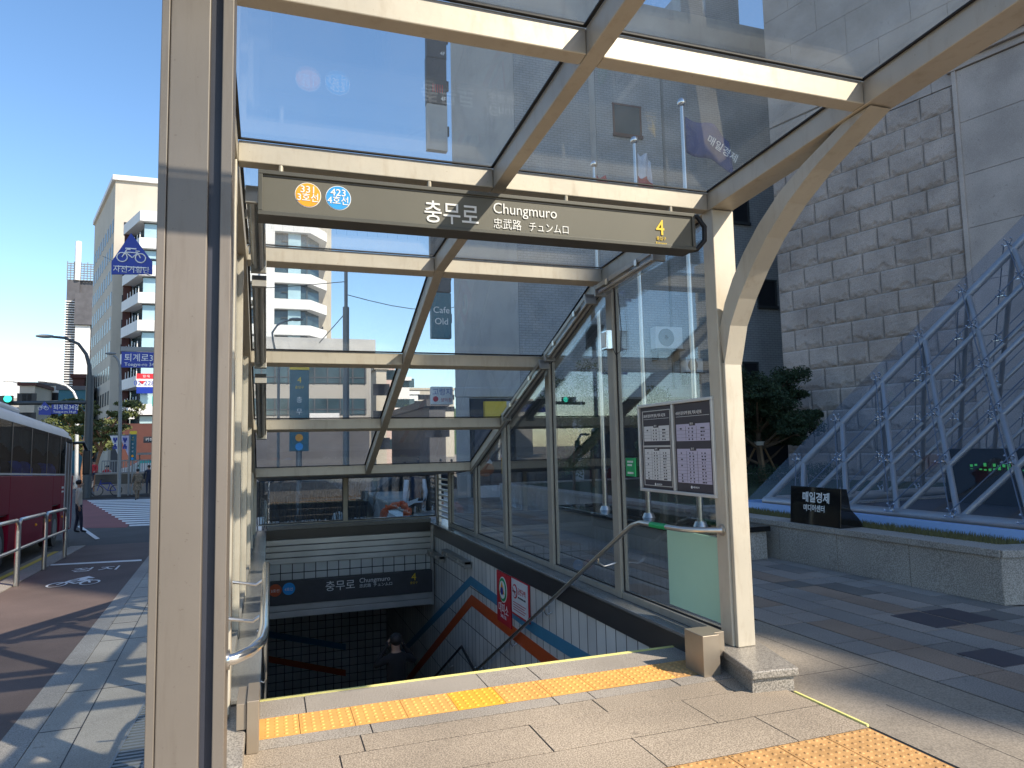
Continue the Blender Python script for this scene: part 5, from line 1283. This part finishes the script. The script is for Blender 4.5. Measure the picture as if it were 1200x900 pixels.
# far corner: planter wall, fence, banner, pine, bicycle
fw = empty('corner_planter', (-6, 49, -.88), 'dark stone planter wall on the far street corner', 'planter')
a, b = at(112, 560, 49).x, at(182, 560, 49).x
MB().box(a, b, 48.8, 49.4, -.88, -.25).build('lower_wall', 'planter', fw); MB().box(a, b, 48.9, 50.5, -.25, .35).build('upper_wall', 'blackband', fw); MB().box(a, b, 48.85, 50.5, .35, .45).build('coping', 'kerb', fw)
mb = MB(); zz = .45
for k in range(24): mb.box(a+(b-a)*k/23-.02, a+(b-a)*k/23+.02, 50.6, 50.64, .45, 1.15)
mb.box(a, b, 50.58, 50.66, 1.12, 1.2); tag(mb.build('railing', 'pole'), 'thin grey railing on top of the far corner planter', 'railing')
for lab, xa, xb_, m in (('white triangular hanging banner with blue letters on the far corner', (128.5, 510.5), (139, 535), 'paper'), ('square printed banner right of the triangular one', (140, 510.5), (150.5, 535), 'lilacpaper')):
    p0, p1 = at(*xa, 47), at(*xb_, 47); e = empty('street_banner', (p0.x, 47, p1.z), lab, 'banner')
    mb = MB()
    if 'triang' in lab: mb.add([(p0.x, 47, p0.z), (p1.x, 47, p0.z), (p1.x, 47, p1.z), (p0.x, 47.03, p0.z), (p1.x, 47.03, p0.z), (p1.x, 47.03, p1.z)], [(0, 1, 2), (3, 5, 4), (0, 3, 4, 1), (1, 4, 5, 2), (2, 5, 3, 0)])
    else: mb.box(p0.x, p1.x, 47, 47.03, p1.z, p0.z)
    mb.build('sheet', m, e)
    mb = MB(); rg = random.Random(len(lab))
    for k in range(6):
        if 'triang' in lab:
            x = p0.x+(p1.x-p0.x)*(.48+.12*(k % 3)); z = p0.z-.2-.38*(k//3)-.12*(k % 2)
            mb.box(x-.05, x+.05, 46.985, 46.995, z-.1, z+.08)
        else:
            x = p0.x+(p1.x-p0.x)*rg.uniform(.2, .8); z = p0.z+(p1.z-p0.z)*rg.uniform(.15, .85); mb.ball((x, 46.99, z), .12, 0, 5, (1.4, .1, .9))
    mb.build('print', 'roadblue' if 'tri' in lab else 'pink', e)
    MB().tube([(p0.x-.05, 47.02, p0.z+.03), (p1.x+.05, 47.02, p0.z+.03)], .025, 6).build('crossbar', 'poledark', e)
    if 'triang' in lab: MB().tube([(p1.x+.03, 47.05, -.88), (p1.x+.03, 47.05, p0.z+.1)], .05, 8).build('post', 'pole', e)
p = at(112, 560, 54)
cl = [(math.cos(k*2.1)*(.6+.14*k), math.sin(k*2.1)*1.0, 3.6+.25*k, .7, (1.5, 1.2, .45)) for k in range(11)]
tree('pine_tree', 'tall red trunked pine on the far corner beside the traffic mast', 'tree', (p.x, 54, -.88), 6.2, cl, 'leaf3', 'redbark', .14, 51, .12, 500, lean=(.5, 0))
p = at(97, 560, 70)
cl = [(math.cos(k*2.1)*(1.2+.2*k), math.sin(k*2.1)*1.2, 3.2+.32*k, 1.0, (1.5, 1.2, .6)) for k in range(13)]
tree('pine_tree', 'yellow green pine behind the front of the bus', 'tree', (p.x, 70, -1.0), 8.2, cl, 'leaf3', 'redbark', .16, 52, .16, 500)
# bicycle by the planter
p = at(125, 572, 47.8); e = empty('bicycle', (p.x, 47.8, -.88), 'dark bicycle parked on the far corner in front of the planter wall', 'bicycle')
for dx in (-.5, .5):
    mb = MB(); mb.tube([(p.x+dx+.31*math.cos(k*math.pi/12), 47.8, -.57+.31*math.sin(k*math.pi/12)) for k in range(25)], .025, 6, caps=False); mb.build('wheel', 'rubber', e)
mb = MB()
for q in (((-.5, .31), (-.3, .95)), ((-.36, .75), (.2, .75)), ((.2, .8), (.05, .3)), ((.05, .3), (-.36, .72)), ((.05, .3), (.5, .31)), ((.5, .31), (.2, .75))): mb.tube([(p.x+q[0][0], 47.8, -.88+q[0][1]), (p.x+q[1][0], 47.8, -.88+q[1][1])], .022, 6)
mb.build('frame', 'roadblue', e); MB().box(p.x+.08, p.x+.32, 47.74, 47.86, -.06, -.02).build('saddle', 'black', e); MB().tube([(p.x-.3, 47.6, .08), (p.x-.3, 48.0, .08)], .02, 6).build('handlebar', 'black', e)
# shop signs at the far corner
for (a0, a1, b0, b1, m, lab, tx) in ((168, 181, 511.5, 519, 'signdark', 'small dark projecting shop sign over the far corner', '카페'), (178, 190, 464.5, 476, 'tealgreen', 'turquoise square shop sign with a white G beside the column', 'G')):
    p0, p1 = at(a0, b1, 60), at(a1, b0, 60); e = empty('shop_sign', (p0.x, 60, p0.z), lab, 'sign')
    MB().box(p0.x, p1.x, 60, 60.25, p0.z, p1.z).build('board', m, e); MB().tube([(p1.x, 60.1, GZ), (p1.x, 60.1, p1.z)], .07, 8).build('post', 'poledark', e)
    text(tx, .6 if tx == 'G' else .32, 'letter', face_y(p0.x+.12, 59.99, p0.z+.12), e)

# ------------------------------------------------------------------ road markings
def gmark(name, pts, m, dz=-.1, z=None):
    P_ = [gnd(x, y, dz+.006) if z is None else gz(x, y, z) for x, y in pts]
    mb = MB(); n = len(P_); mb.add([(p.x, p.y, p.z) for p in P_]+[(p.x, p.y, p.z-.004) for p in P_], [tuple(range(n)), tuple(range(2*n-1, n-1, -1))]+[(i, n+i, n+(i+1) % n, (i+1) % n) for i in range(n)]); return struct(name, mb, m)
gmark('stop_line', [(59, 662.6), (59, 661.2), (166, 655.5), (166, 657)], 'roadwhite', 0.0)
zx = -1.0
gmark('red_crossing', [(95.5, 619), (97, 586), (103, 586), (152, 613), (149, 618)], 'redroad', z=-1.014)
zs = []
for k in range(15):
    y0 = 586.3+ (k/14)**1.25*28.5; t = .75+1.0*k/14
    xl_ = 102+(y0-586)*1.72
    zs.append(gmark('zebra_stripe', [(xl_, y0+t), (xl_, y0), (205, y0-2.2), (205, y0+t-2.2)], 'roadwhite', z=-1.008))
gmark('road_line', [(91, 617), (94, 615.5), (117, 631), (112, 632)], 'roadwhite', z=-1.0)
p = gnd(79, 671.5, .006)
def ground_text(body, px, py, size, sy):
    p = gnd(px, py, .0); sl = -.03
    me = text(body, size, 'roadwhite', Matrix.Translation((p.x, p.y, p.z+.004)) @ Matrix.Rotation(math.atan(sl), 4, 'X') @ Matrix.Rotation(.07, 4, 'Z') @ Matrix.Diagonal((1, sy, 1, 1)), rm, 'stop_lettering', ext=.0005); return me
rm = empty('lane_marking', tuple(gnd(90, 680, 0)), 'white stop lettering and bicycle symbol painted on the bike lane', 'road marking')
ground_text('정', 79, 671, .46, 1.6); ground_text('지', 112, 669, .46, 1.6)
mb = MB(); g0 = gnd(86, 684); g0.z += .0; s_ = .62
def gput(u, v): y = g0.y+v*2.0; return Vector((g0.x+u-.07*v, y, gs(y)+.006))
bike_icon(mb, None, s_*.8, lambda u, v: gput(u, v)); 
for v_ in range(len(mb.v)): 
    x, y, z = mb.v[v_]; mb.v[v_] = (x, y, gs(y)+.001+(.004 if z > gs(y)+.006 else 0))
mb.build('bicycle_symbol', 'roadwhite', rm)
mb = MB(); a0 = gnd(94, 681); yy = a0.y
mb.add([(a0.x-.06, yy, gs(yy)+.005), (a0.x+.06, yy, gs(yy)+.005), (a0.x+.06, yy+.3, gs(yy+.3)+.005), (a0.x+.17, yy+.3, gs(yy+.3)+.005), (a0.x, yy+.62, gs(yy+.62)+.005), (a0.x-.17, yy+.3, gs(yy+.3)+.005), (a0.x-.06, yy+.3, gs(yy+.3)+.005)], [(0, 1, 2, 3, 4, 5, 6)]); mb.build('arrow', 'roadwhite', rm)
#PART5

# ================================================================== BUS
bus = empty('bus', (0, 0, 0), 'crimson coach with silver roof and drawn curtains standing at the kerb', 'bus')
BL = -11.5
lb = MB()
prof = [(-2.5, .3), (0, .3), (.015, .6), (.015, 1.93), (-2.515, 1.93), (-2.515, .6)]
def yprism(mb, prof, y0, y1, mi=0, fn=None):
    n = len(prof); mb.add([(p[0], y0, p[1]) for p in prof]+[(p[0], y1, p[1]) for p in prof], [tuple(range(n)), tuple(range(2*n-1, n-1, -1))]+[(i, n+i, n+(i+1) % n, (i+1) % n) for i in range(n)], mi)
# body side with wheel arches: panels
segs = [(BL, -9.3), (-8.1, -3.3), (-2.1, -1.55), (-.5, -.02)]
for a, b in segs: yprism(lb, prof, a, b)
for a, b in ((-9.3, -8.1), (-3.3, -2.1)): yprism(lb, [(-2.5, 1.12), (.015, 1.12), (.015, 1.93), (-2.515, 1.93)], a, b)
yprism(lb, [(-2.515, .3), (-.06, .3), (-.06, 1.93), (-2.515, 1.93)], -1.55, -.5)
lb.build('body', 'busred', bus, bevel=.02)
MB().box(-.0, .02, BL, -1.6, 1.94, 1.985).build('waist_strip', 'busroof', bus)
mb = MB(); yprism(mb, [(0, 3.06), (-.03, 3.22), (-.18, 3.35), (-.5, 3.40), (-2.0, 3.40), (-2.32, 3.35), (-2.47, 3.22), (-2.5, 3.06)], BL, -.9)
yprism(mb, [(0, 3.04), (-.07, 3.15), (-.22, 3.24), (-.5, 3.28), (-2.0, 3.28), (-2.28, 3.24), (-2.43, 3.15), (-2.5, 3.04)], -.9, -.25)
mb.build('roof', 'busroof', bus, smooth=True)
MB().box(-2.1, -.4, -8.4, -5.4, 3.38, 3.6).build('roof_unit', 'busroof', bus, bevel=.08)
MB().box(-.012, .002, BL, -.35, 1.99, 3.06).build('side_window', 'busglass', bus); MB().box(-2.5, -2.47, BL, -.35, 1.93, 3.2).build('far_side_blackout', 'black', bus)  # dark panel added instead of far windows to keep the interior dark
mb = MB(); mb.hexa([(-2.48, -.33, 1.94), (-.02, -.33, 1.94), (-.02, -.02, 1.94), (-2.48, -.02, 1.94)], [(-2.48, -.36, 3.05), (-.02, -.36, 3.05), (-.02, -.28, 3.05), (-2.48, -.28, 3.05)]); mb.build('windscreen', 'windark', bus)
for y in (-10.0, -8.1, -6.2, -4.3, -2.4, -1.6, -.45): MB().box(.003, .012, y, y+.07, 1.99, 3.06).build('window_pillar', 'black', bus)
MB().box(.016, .024, -1.53, -.52, .38, 2.9).build('door', 'windark', bus)
mb = MB(); mb.box(.018, .034, -1.56, -1.53, .35, 2.92); mb.box(.018, .034, -.52, -.49, .35, 2.92); mb.box(.025, .034, -1.04, -1.01, .38, 2.9); mb.build('door_frame', 'busroof', bus)
for k in range(6):   # wavy curtains, one per bay
    mb = MB(); y0 = BL+.3+k*1.75; n = 28; g = []
    for j in range(2):
        for i in range(n+1):
            u = i/n; zb_ = 2.62-.16*abs(math.sin(u*math.pi))*(-1)-.12
            g.append((-.10+.022*math.sin(u*60)+.01*math.sin(u*23), y0+1.7*u, 3.04 if j else zb_-.05))
    mb.add(g, [(i, i+1, n+2+i, n+1+i) for i in range(n)]); c = mb.build('curtain', 'curtain', bus); c.modifiers.new('s', 'SOLIDIFY').thickness = .006
for k in range(9):
    for x in (-.35, -.85, -1.7, -2.15):
        mb = MB(); mb.box(x-.2, x+.2, BL+1+k*1.05, BL+1.18+k*1.05, 1.2, 2.12); mb.ball((x, BL+1.09+k*1.05, 2.1), .2, 0, 6, (1, .5, 1)); mb.build('seat_back', 'seatblue' if (k % 3) else 'navy', bus, smooth=True)
MB().box(-2.48, -.03, BL, -.4, 1.1, 1.2).build('floor', 'black', bus); MB().box(-2.45, -.05, BL+.1, -.5, 3.0, 3.05).build('ceiling_lining', 'greycloth', bus)
for y in (-8.7, -2.7):
    for x in (-.32, -2.48):
        mb = MB(); mb.tube([(x, y, .48), (x+.3, y, .48)], .48, 24); w = mb.build('wheel', 'rubber', bus, smooth=True)
        mb = MB(); mb.tube([(x-.01, y, .48), (x+.31, y, .48)], .26, 18); mb.build('rim', 'pole', w, smooth=True)
mb = MB(); mb.tube([(.0, -.1, 2.95), (.22, .25, 2.98), (.32, .42, 2.7)], .05, 10); mb.tube([(-2.4, -.1, 2.95), (-2.6, .25, 2.95), (-2.65, .4, 2.7)], .05, 10); m_ = mb.build('mirror_arm', 'black', bus, smooth=True)
MB().box(.2, .42, .36, .5, 1.95, 2.75).build('mirror', 'black', bus, bevel=.04); MB().box(-2.75, -2.53, .36, .5, 1.95, 2.75).build('mirror', 'black', bus, bevel=.04)
for y in (-10.6, -7.2, -5.4, -3.7, -1.8): mb = MB(); mb.ball((.02, y, .75), .035, 0, 5); mb.build('marker_light', 'orange', bus)
text('COACH', .0001, 'letter', Matrix.Translation((-1, -5, 1.0)), bus) if False else None
mb = MB()
for k in range(5): mb.box(.0165, .02, -2.0+k*.07, -1.95+k*.07, 1.45, 1.5); mb.box(.0165, .02, -2.0+k*.07, -1.95+k*.07, 1.56, 1.62)
mb.build('side_print', 'letter', bus)
BX, BY = -5.84, 25.4
bus.rotation_euler = (R(-1.7), 0, R(5.0)); bus.location = (BX, BY, gs(22)-.12)

# van at the far corner
def van(x, y, z, label):
    e = empty('delivery_van', (x, y, z), label, 'van')
    MB().box(x+.9, x+3.4, y, y+1.9, z+.4, z+2.6).build('box_body', 'white', e, bevel=.04)
    mb = MB(); pf_ = [(-.1, .35), (.88, .35), (.88, 1.95), (.45, 1.95), (.0, 1.25), (-.1, 1.2)]
    n = len(pf_); mb.add([(x+p[0], y, z+p[1]) for p in pf_]+[(x+p[0], y+1.8, z+p[1]) for p in pf_], [tuple(range(n)), tuple(range(n, 2*n))]+[(i, (i+1) % n, n+(i+1) % n, n+i) for i in range(n)]); mb.build('cab', 'tealgreen', e, bevel=.03)
    MB().box(x+.3, x+.8, y-.01, y-.002, z+1.25, z+1.8).build('window', 'windark', e)
    for dx in (.4, 2.7): mb = MB(); mb.tube([(x+dx, y-.02, z+.35), (x+dx, y+.25, z+.35)], .35, 16); mb.build('wheel', 'rubber', e, smooth=True)
p = at(171, 560, 58); van(p.x, 58, -.88, 'white box van with turquoise cab beside the column edge on the far street')
p = at(163, 540, 56.5); e = empty('stall', (p.x, 56.5, -.88), 'small street stall with turquoise and white panels left of the white van', 'stall')
MB().box(p.x, p.x+1.5, 56.5, 57.3, -.88, 1.1).build('counter', 'tealgreen', e); MB().box(p.x+.1, p.x+1.4, 56.48, 56.498, .3, .9).build('menu_panel', 'paper', e); MB().box(p.x-.1, p.x+1.6, 56.3, 57.4, 1.5, 1.65).build('awning', 'pole', e)
for dx in (0, 1.42): MB().box(p.x+dx, p.x+dx+.06, 56.5, 56.56, 1.1, 1.5).build('pole', 'poledark', e)
# parked car by the corner
p = at(141, 560, 57); e = empty('parked_car', (p.x, 57, -.88), 'pale car half hidden behind the far corner planter', 'car')
mb = MB(); pf_ = [(0, .25), (4.1, .25), (4.15, .8), (3.6, .95), (2.9, 1.42), (1.3, 1.42), (.5, .95), (0, .85)]; n = len(pf_)
mb.add([(p.x+q[0], 57, -.3+q[1]) for q in pf_]+[(p.x+q[0], 58.7, -.3+q[1]) for q in pf_], [tuple(range(n)), tuple(range(n, 2*n))]+[(i, (i+1) % n, n+(i+1) % n, n+i) for i in range(n)]); mb.build('body', 'busroof', e, bevel=.05)
mb = MB(); q = [(1.0, .95), (3.2, .95), (2.8, 1.33), (1.4, 1.33)]; mb.add([(p.x+a, 56.985, -.3+b) for a, b in q], [(0, 1, 2, 3)]); mb.build('window', 'windark', e)
for dx in (.8, 3.3): mb = MB(); mb.tube([(p.x+dx, 56.97, 0), (p.x+dx, 57.2, 0)], .32, 16); mb.build('wheel', 'rubber', e, smooth=True)

# ================================================================== PEOPLE
def person(label, loc, rz, top, bottom, h=1.7, pose='stand', hairm='hair', grp=None, skirt=False, bag=None):
    s = h/1.7
    V = []; E = []; Rr = []
    def v(p, r): V.append(Vector(p)*s); Rr.append((r[0]*s, r[1]*s) if isinstance(r, tuple) else (r*s, r*s)); return len(V)-1
    def e(a, b): E.append((a, b))
    pel = v((0, 0, .93), (.15, .11)); wa = v((0, 0, 1.08), (.135, .10)); ch = v((0, 0, 1.28), (.16, .11)); nk0 = v((0, 0, 1.42), (.085, .075)); nk = v((0, .0, 1.49), .052); h0 = v((0, .015, 1.56), (.075, .085)); h1 = v((0, .01, 1.64), (.076, .092))
    for a, b in ((pel, wa), (wa, ch), (ch, nk0), (nk0, nk), (nk, h0), (h0, h1)): e(a, b)
    st = {'stand': .02, 'walk': .22, 'legs': .08, 'sit': 0, 'hold': .12}[pose]
    for sg in (-1, 1):
        hp = v((.09*sg, 0, .88), .095); e(pel, hp)
        if pose == 'sit': kn = v((.12*sg, .42, .86), .065); an = v((.12*sg, .42, .48), .042); to = v((.12*sg, .58, .44), .035)
        else: kn = v((.10*sg, .03+st*.45*sg, .48), .062); an = v((.10*sg, -.0+st*sg, .08), .042); to = v((.11*sg, .15+st*sg, .035), .034)
        e(hp, kn); e(kn, an); e(an, to)
        sh = v((.185*sg, 0, 1.38), .062); e(nk0, sh)
        if pose == 'hold': el = v((.30*sg, .05, 1.30), .045); wr = v((.13*sg, .06, 1.53), .03); ax = Vector((-.35*sg, .0, .9))
        elif pose == 'sit': el = v((.24*sg, .06, 1.12), .044); wr = v((.16*sg, .30, 1.02), .028); ax = Vector((-.1*sg, .9, -.2))
        else: el = v((.245*sg, -.04-st*.4*sg, 1.11), .044); wr = v((.25*sg, .04-st*.8*sg, .87), .028); ax = Vector((0, .15, -1))
        e(sh, el); e(el, wr)
        ax = ax.normalized(); W_ = V[wr]/s; pm_ = v(W_+ax*.055, (.036, .02)); e(wr, pm_)
        sd = ax.cross(Vector((1, 0, 0))); sd = sd.normalized() if sd.length > .1 else Vector((0, 1, 0))
        for q, L_ in enumerate((.062, .07, .066, .052)):
            f0 = v(W_+ax*.085+sd*(-.024+.016*q), .0085); f1 = v(W_+ax*(.085+L_*.5)+sd*(-.026+.017*q)+Vector((-.008*sg, .0, 0)), .008); f2 = v(W_+ax*(.085+L_)+sd*(-.024+.016*q)+Vector((-.024*sg, 0, 0)), .007)
            e(pm_, f0); e(f0, f1); e(f1, f2)
        t0 = v(W_+ax*.03+sd*-.04, .010); t1 = v(W_+ax*.07+sd*-.055+Vector((-.02*sg, 0, 0)), .008); e(wr, t0); e(t0, t1)
    me = bpy.data.meshes.new('body'); me.from_pydata([tuple(p) for p in V], E, []); o = bpy.data.objects.new('body', me); C.objects.link(o)
    sk = o.modifiers.new('skin', 'SKIN'); sb_ = o.modifiers.new('sub', 'SUBSURF'); sb_.levels = 1; sb_.render_levels = 1
    for i, d in enumerate(me.skin_vertices[0].data): d.radius = Rr[i]; d.use_root = (i == 0); d.use_loose = False
    ev = bpy.data.meshes.new_from_object(o.evaluated_get(bpy.context.evaluated_depsgraph_get())); bpy.data.objects.remove(o); bpy.data.meshes.remove(me)
    ev.materials.clear()
    for m in (top, bottom, 'skin', 'black'): ev.materials.append(M[m])
    hands = [V[i] for i in range(len(V)) if Rr[i][0] < .0295*s and Rr[i][0] > .026*s]
    for p in ev.polygons:
        c = p.center; z = c.z/s; mi = 0
        if z > 1.475 and abs(c.x) < .1*s: mi = 2
        elif pose == 'sit' and c.y > .1*s and z < .95: mi = 1
        elif z < .95 and abs(c.x) < .2*s: mi = 1
        if z < .09 and pose != 'sit': mi = 3
        if any((c-w).length < .17*s and ((c.z < w.z+.01*s) if pose not in ('hold', 'sit') else (c.z > w.z if pose == 'hold' else c.y > w.y)) for w in hands) and not (mi == 1 and abs(c.x) < .17*s) and z < 1.475: mi = 2
        p.material_index = mi; p.use_smooth = True
    b = bpy.data.objects.new('person', ev); C.objects.link(b); tag(b, label, 'person', grp)
    hm = MB(); hm.ball(Vector((0, -.012, 1.655))*s, .098*s, 0, 8, (.9, 1.02, .92)); hr_ = hm.build('hair', hairm, smooth=True)
    # keep the hair off the face
    bm = bmesh.new(); bm.from_mesh(hr_.data); bmesh.ops.delete(bm, geom=[f for f in bm.faces if f.calc_center_median().y > .045*s and f.calc_center_median().z < 1.69*s or f.calc_center_median().z < 1.58*s], context='FACES'); bm.to_mesh(hr_.data); bm.free(); put(hr_, b)
    fc_ = MB(); fc_.ball(Vector((0, .115, 1.60))*s, .014*s, 0, 5, (.8, 1.2, 1.3)); put(fc_.build('nose', 'skin', smooth=True), b)
    ey = MB(); [ey.ball(Vector((.03*q, .094, 1.625))*s, .009*s, 0, 5) for q in (-1, 1)]; put(ey.build('eyes', 'black', smooth=True), b)
    mo = MB(); mo.ball(Vector((0, .103, 1.565))*s, .016*s, 0, 5, (1.3, .4, .35)); put(mo.build('mouth', 'redcloth', smooth=True), b)
    if skirt:
        k = MB(); k.tube([Vector((0, 0, 1.05))*s, Vector((0, 0, .8))*s, Vector((0, 0, .55))*s], [.15*s, .2*s, .24*s], 14); put(k.build('coat_skirt', top, smooth=True), b)
    if bag:
        k = MB(); k.box(-.15*s, .15*s, -.27*s, -.12*s, 1.0*s, 1.4*s); put(k.build('backpack', bag, bevel=.04), b)
    b.location = loc; b.rotation_euler = (0, 0, rz); return b
sz = lambda y: -.158*(math.floor((y-4.78)/.32)+1)
p = at(464, 760, 10.3)
person('person in dark coat going down the stairs with both hands raised to the head', (p.x, 10.3, sz(10.3)), 0.1, 'blackcloth', 'blackcloth', 1.72, 'hold', skirt=False)
p = at(92, 600, 27)
person('person in a cream jacket and dark trousers at the bus door', (p.x, 27, GZ), -1.2, 'beigecloth', 'navy', 1.72, 'legs')
p = at(161, 570, 44.5)
person('person in a long brown patterned coat walking on the far side of the crossing', (p.x, 44.5, GZ), .4, 'camo', 'camo', 1.72, 'walk', skirt=True, bag='camo')
p = at(181, 560, 49); person('person in navy clothes beside the column edge at the far corner', (p.x-.2, 48.2, -.88), .2, 'navy', 'navy', 1.72, 'walk')
p = at(116.5, 545, 51.2); person('person in a red top sitting on the far corner planter', (p.x, 49.7, -.45), 3.0, 'redcloth', 'navy', 1.65, 'sit')
p = at(125, 545, 53); person('person in a dark red jacket standing behind the far corner planter', (p.x, 53, -.88), 3.1, 'redcloth', 'blackcloth', 1.7)
p = at(129, 545, 54); person('person in beige standing right of the two in red at the far corner', (p.x, 53.5, -.88), 3.0, 'beigecloth', 'greycloth', 1.68)
p = at(484, 580, 17); person('person in dark vest with white sleeves standing outside the rear glass', (p.x+.05, 17, -.66), .15, 'navy', 'blackcloth', 1.75)
vp = bpy.context.scene.objects
p2 = at(505, 580, 17); person('person in black standing right of the white sleeved one outside the rear glass', (p2.x+.1, 17.3, -.68), -.2, 'blackcloth', 'blackcloth', 1.72)
# white sleeves and hem of the vest
for o in list(C.objects):
    if o.get('label', '').startswith('person in dark vest'):
        k = MB()
        for sg in (-1, 1): k.tube([Vector((.2*sg, 0, 1.40))*1.03, Vector((.248*sg, -.04-.008*sg, 1.12))*1.03, Vector((.25*sg, .03, .91))*1.03], [.07, .056, .042], 10)
        q = k.build('sleeves', 'whitecloth', smooth=True); q.location = (0, 0, 0); q.parent = o
        k = MB(); k.tube([Vector((0, 0, .90)), Vector((0, 0, .93))], [.2, .195], 16); q = k.build('vest_hem', 'whitecloth', smooth=True); q.parent = o; q.scale = (1, .75, 1)
rg = random.Random(77)
fp = [(466, 26, 'blackcloth', 'dark dressed pedestrian nearest the orange bundle, beyond the rear glass'), (490, 62, 'navy', 'small distant pedestrian left in the side street'), (516, 50, 'blackcloth', 'pedestrian in black left of the pair under the grey wall'), (529, 47, 'greycloth', 'pedestrian in grey in the side street group'), (541, 46, 'blackcloth', 'rightmost dark pedestrian in the side street group'), (474, 40, 'greycloth', 'pedestrian on the crossing seen through the lowest roof pane')]
for px, Y, c, lab in fp:
    x = at(px, 520, Y).x; person(lab, (x, Y, -1.0), rg.uniform(0, 6), c, 'blackcloth', rg.uniform(1.6, 1.78), 'walk', grp='pedestrians in the side street')
# dark car outside the rear glass
e = empty('parked_car', (.3, 24, -1.0), 'black car standing in the street beyond the bare shrubs and rear glass', 'car')
def carbody(e, x, y, z, L_, m):
    pf_ = [(0, .3), (L_, .3), (L_+.05, .8), (L_*.9, .98), (L_*.72, 1.55), (L_*.25, 1.6), (L_*.08, 1.05), (0, .95)]; n = len(pf_); mb = MB()
    mb.add([(x+q[0], y, z+q[1]) for q in pf_]+[(x+q[0], y+1.75, z+q[1]) for q in pf_], [tuple(range(n)), tuple(range(n, 2*n))]+[(i, (i+1) % n, n+(i+1) % n, n+i) for i in range(n)]); mb.build('body', m, e, bevel=.05)
    for a, b, c, d in ((.14, .44, .3, .44), (.47, .8, .47, .68)): mb = MB(); mb.add([(x+L_*a, y-.015, z+1.0), (x+L_*b, y-.015, z+1.0), (x+L_*d, y-.015, z+1.48), (x+L_*c, y-.015, z+1.48)], [(0, 1, 2, 3)]); mb.build('window', 'windark', e)
    for dx in (.2, .8):
        mb = MB(); mb.tube([(x+L_*dx, y-.03, z+.33), (x+L_*dx, y+.2, z+.33)], .33, 20); w_ = mb.build('wheel', 'rubber', e, smooth=True); mb = MB(); mb.tube([(x+L_*dx, y-.04, z+.33), (x+L_*dx, y+.1, z+.33)], .2, 14); mb.build('rim', 'alu', w_, smooth=True)
carbody(e, -1.6, 24, -1.0, 4.7, 'black')
e = empty('parked_car', (3.6, 27, -1.0), 'charcoal car behind the two people outside the rear glass', 'car'); carbody(e, 3.5, 27, -1.0, 4.5, 'darkbld')
# orange bundle
e = empty('orange_bundle', (2.55, 14.9, -.3), 'crumpled orange tarpaulin frame lying outside the rear glass', 'bundle')
q0, q1 = at(446, 600, 14.9), at(478, 596, 14.9)
rg = random.Random(19); mb = MB()
ring = [(q0.x, .02), (q0.x+.12, .30), (q1.x-.12, .40), (q1.x, .30), (q1.x-.03, .0), (q0.x+.2, -.06), (q0.x, .02)]
for a, b in zip(ring, ring[1:]):
    n_ = 5; pts = []
    for k in range(n_+1):
        u = k/n_; pts.append((a[0]+(b[0]-a[0])*u+rg.uniform(-.02, .02), 14.9+rg.uniform(-.03, .03), a[1]+(b[1]-a[1])*u+rg.uniform(-.02, .02)))
    mb.tube(pts, [rg.uniform(.045, .095) for _ in pts], 8)
mb.build('tarp', 'orangebag', e)
mb = MB(); mb.box(q0.x-.1, q1.x+.1, 14.6, 15.2, -.5, -.08); mb.build('crate', 'black', e, bevel=.02)
mb = MB(); mb.add([(q1.x, 14.85, .33), (q1.x+.2, 14.85, .42), (q1.x+.22, 14.85, .5), (q1.x-.02, 14.85, .42)], [(0, 1, 2, 3)]); mb.build('flap', 'paper', e)

# ================================================================== LIGHT, SKY, CAMERA
SUN = Vector((.75, -.95, 1.0)).normalized()
w = bpy.data.worlds.new('World'); S.world = w; w.use_nodes = True
nt = w.node_tree; bgn = nt.nodes['Background']; sky = nt.nodes.new('ShaderNodeTexSky'); sky.sky_type = 'NISHITA'; sky.sun_disc = False
sky.sun_elevation = math.asin(SUN.z); sky.sun_rotation = math.atan2(SUN.x, SUN.y); sky.air_density = 1.0; sky.dust_density = .35; sky.ozone_density = 1.3
hs = nt.nodes.new('ShaderNodeHueSaturation'); hs.inputs['Saturation'].default_value = 1.15; nt.links.new(sky.outputs[0], hs.inputs['Color']); nt.links.new(hs.outputs[0], bgn.inputs[0]); bgn.inputs[1].default_value = .165
sl_ = bpy.data.lights.new('sun', 'SUN'); sl_.energy = 5.0; sl_.angle = R(.53); sl_.color = (1, .88, .72)
so_ = bpy.data.objects.new('sun', sl_); C.objects.link(so_); so_.rotation_euler = (-SUN).to_track_quat('-Z', 'Y').to_euler()
cam = bpy.data.cameras.new('camera'); co = bpy.data.objects.new('camera', cam); C.objects.link(co)
cam.sensor_width = 36; cam.lens = CF/1200*36; cam.clip_start = .05; cam.clip_end = 3000
m3 = Matrix((_R, _U, -_F)).transposed(); co.matrix_world = Matrix.Translation(CAM) @ m3.to_4x4()
S.camera = co
vs_ = S.view_settings; vs_.view_transform = 'Standard'; vs_.look = 'None'; vs_.gamma = 1; vs_.use_curve_mapping = False; vs_.exposure = 0.62
S.display_settings.display_device = 'sRGB'
S.render.engine = 'CYCLES'; cy = S.cycles; cy.max_bounces = 10; cy.transparent_max_bounces = 24; cy.diffuse_bounces = 3; cy.glossy_bounces = 4; cy.use_denoising = True; cy.caustics_reflective = False; cy.caustics_refractive = False; cy.sample_clamp_indirect = 6
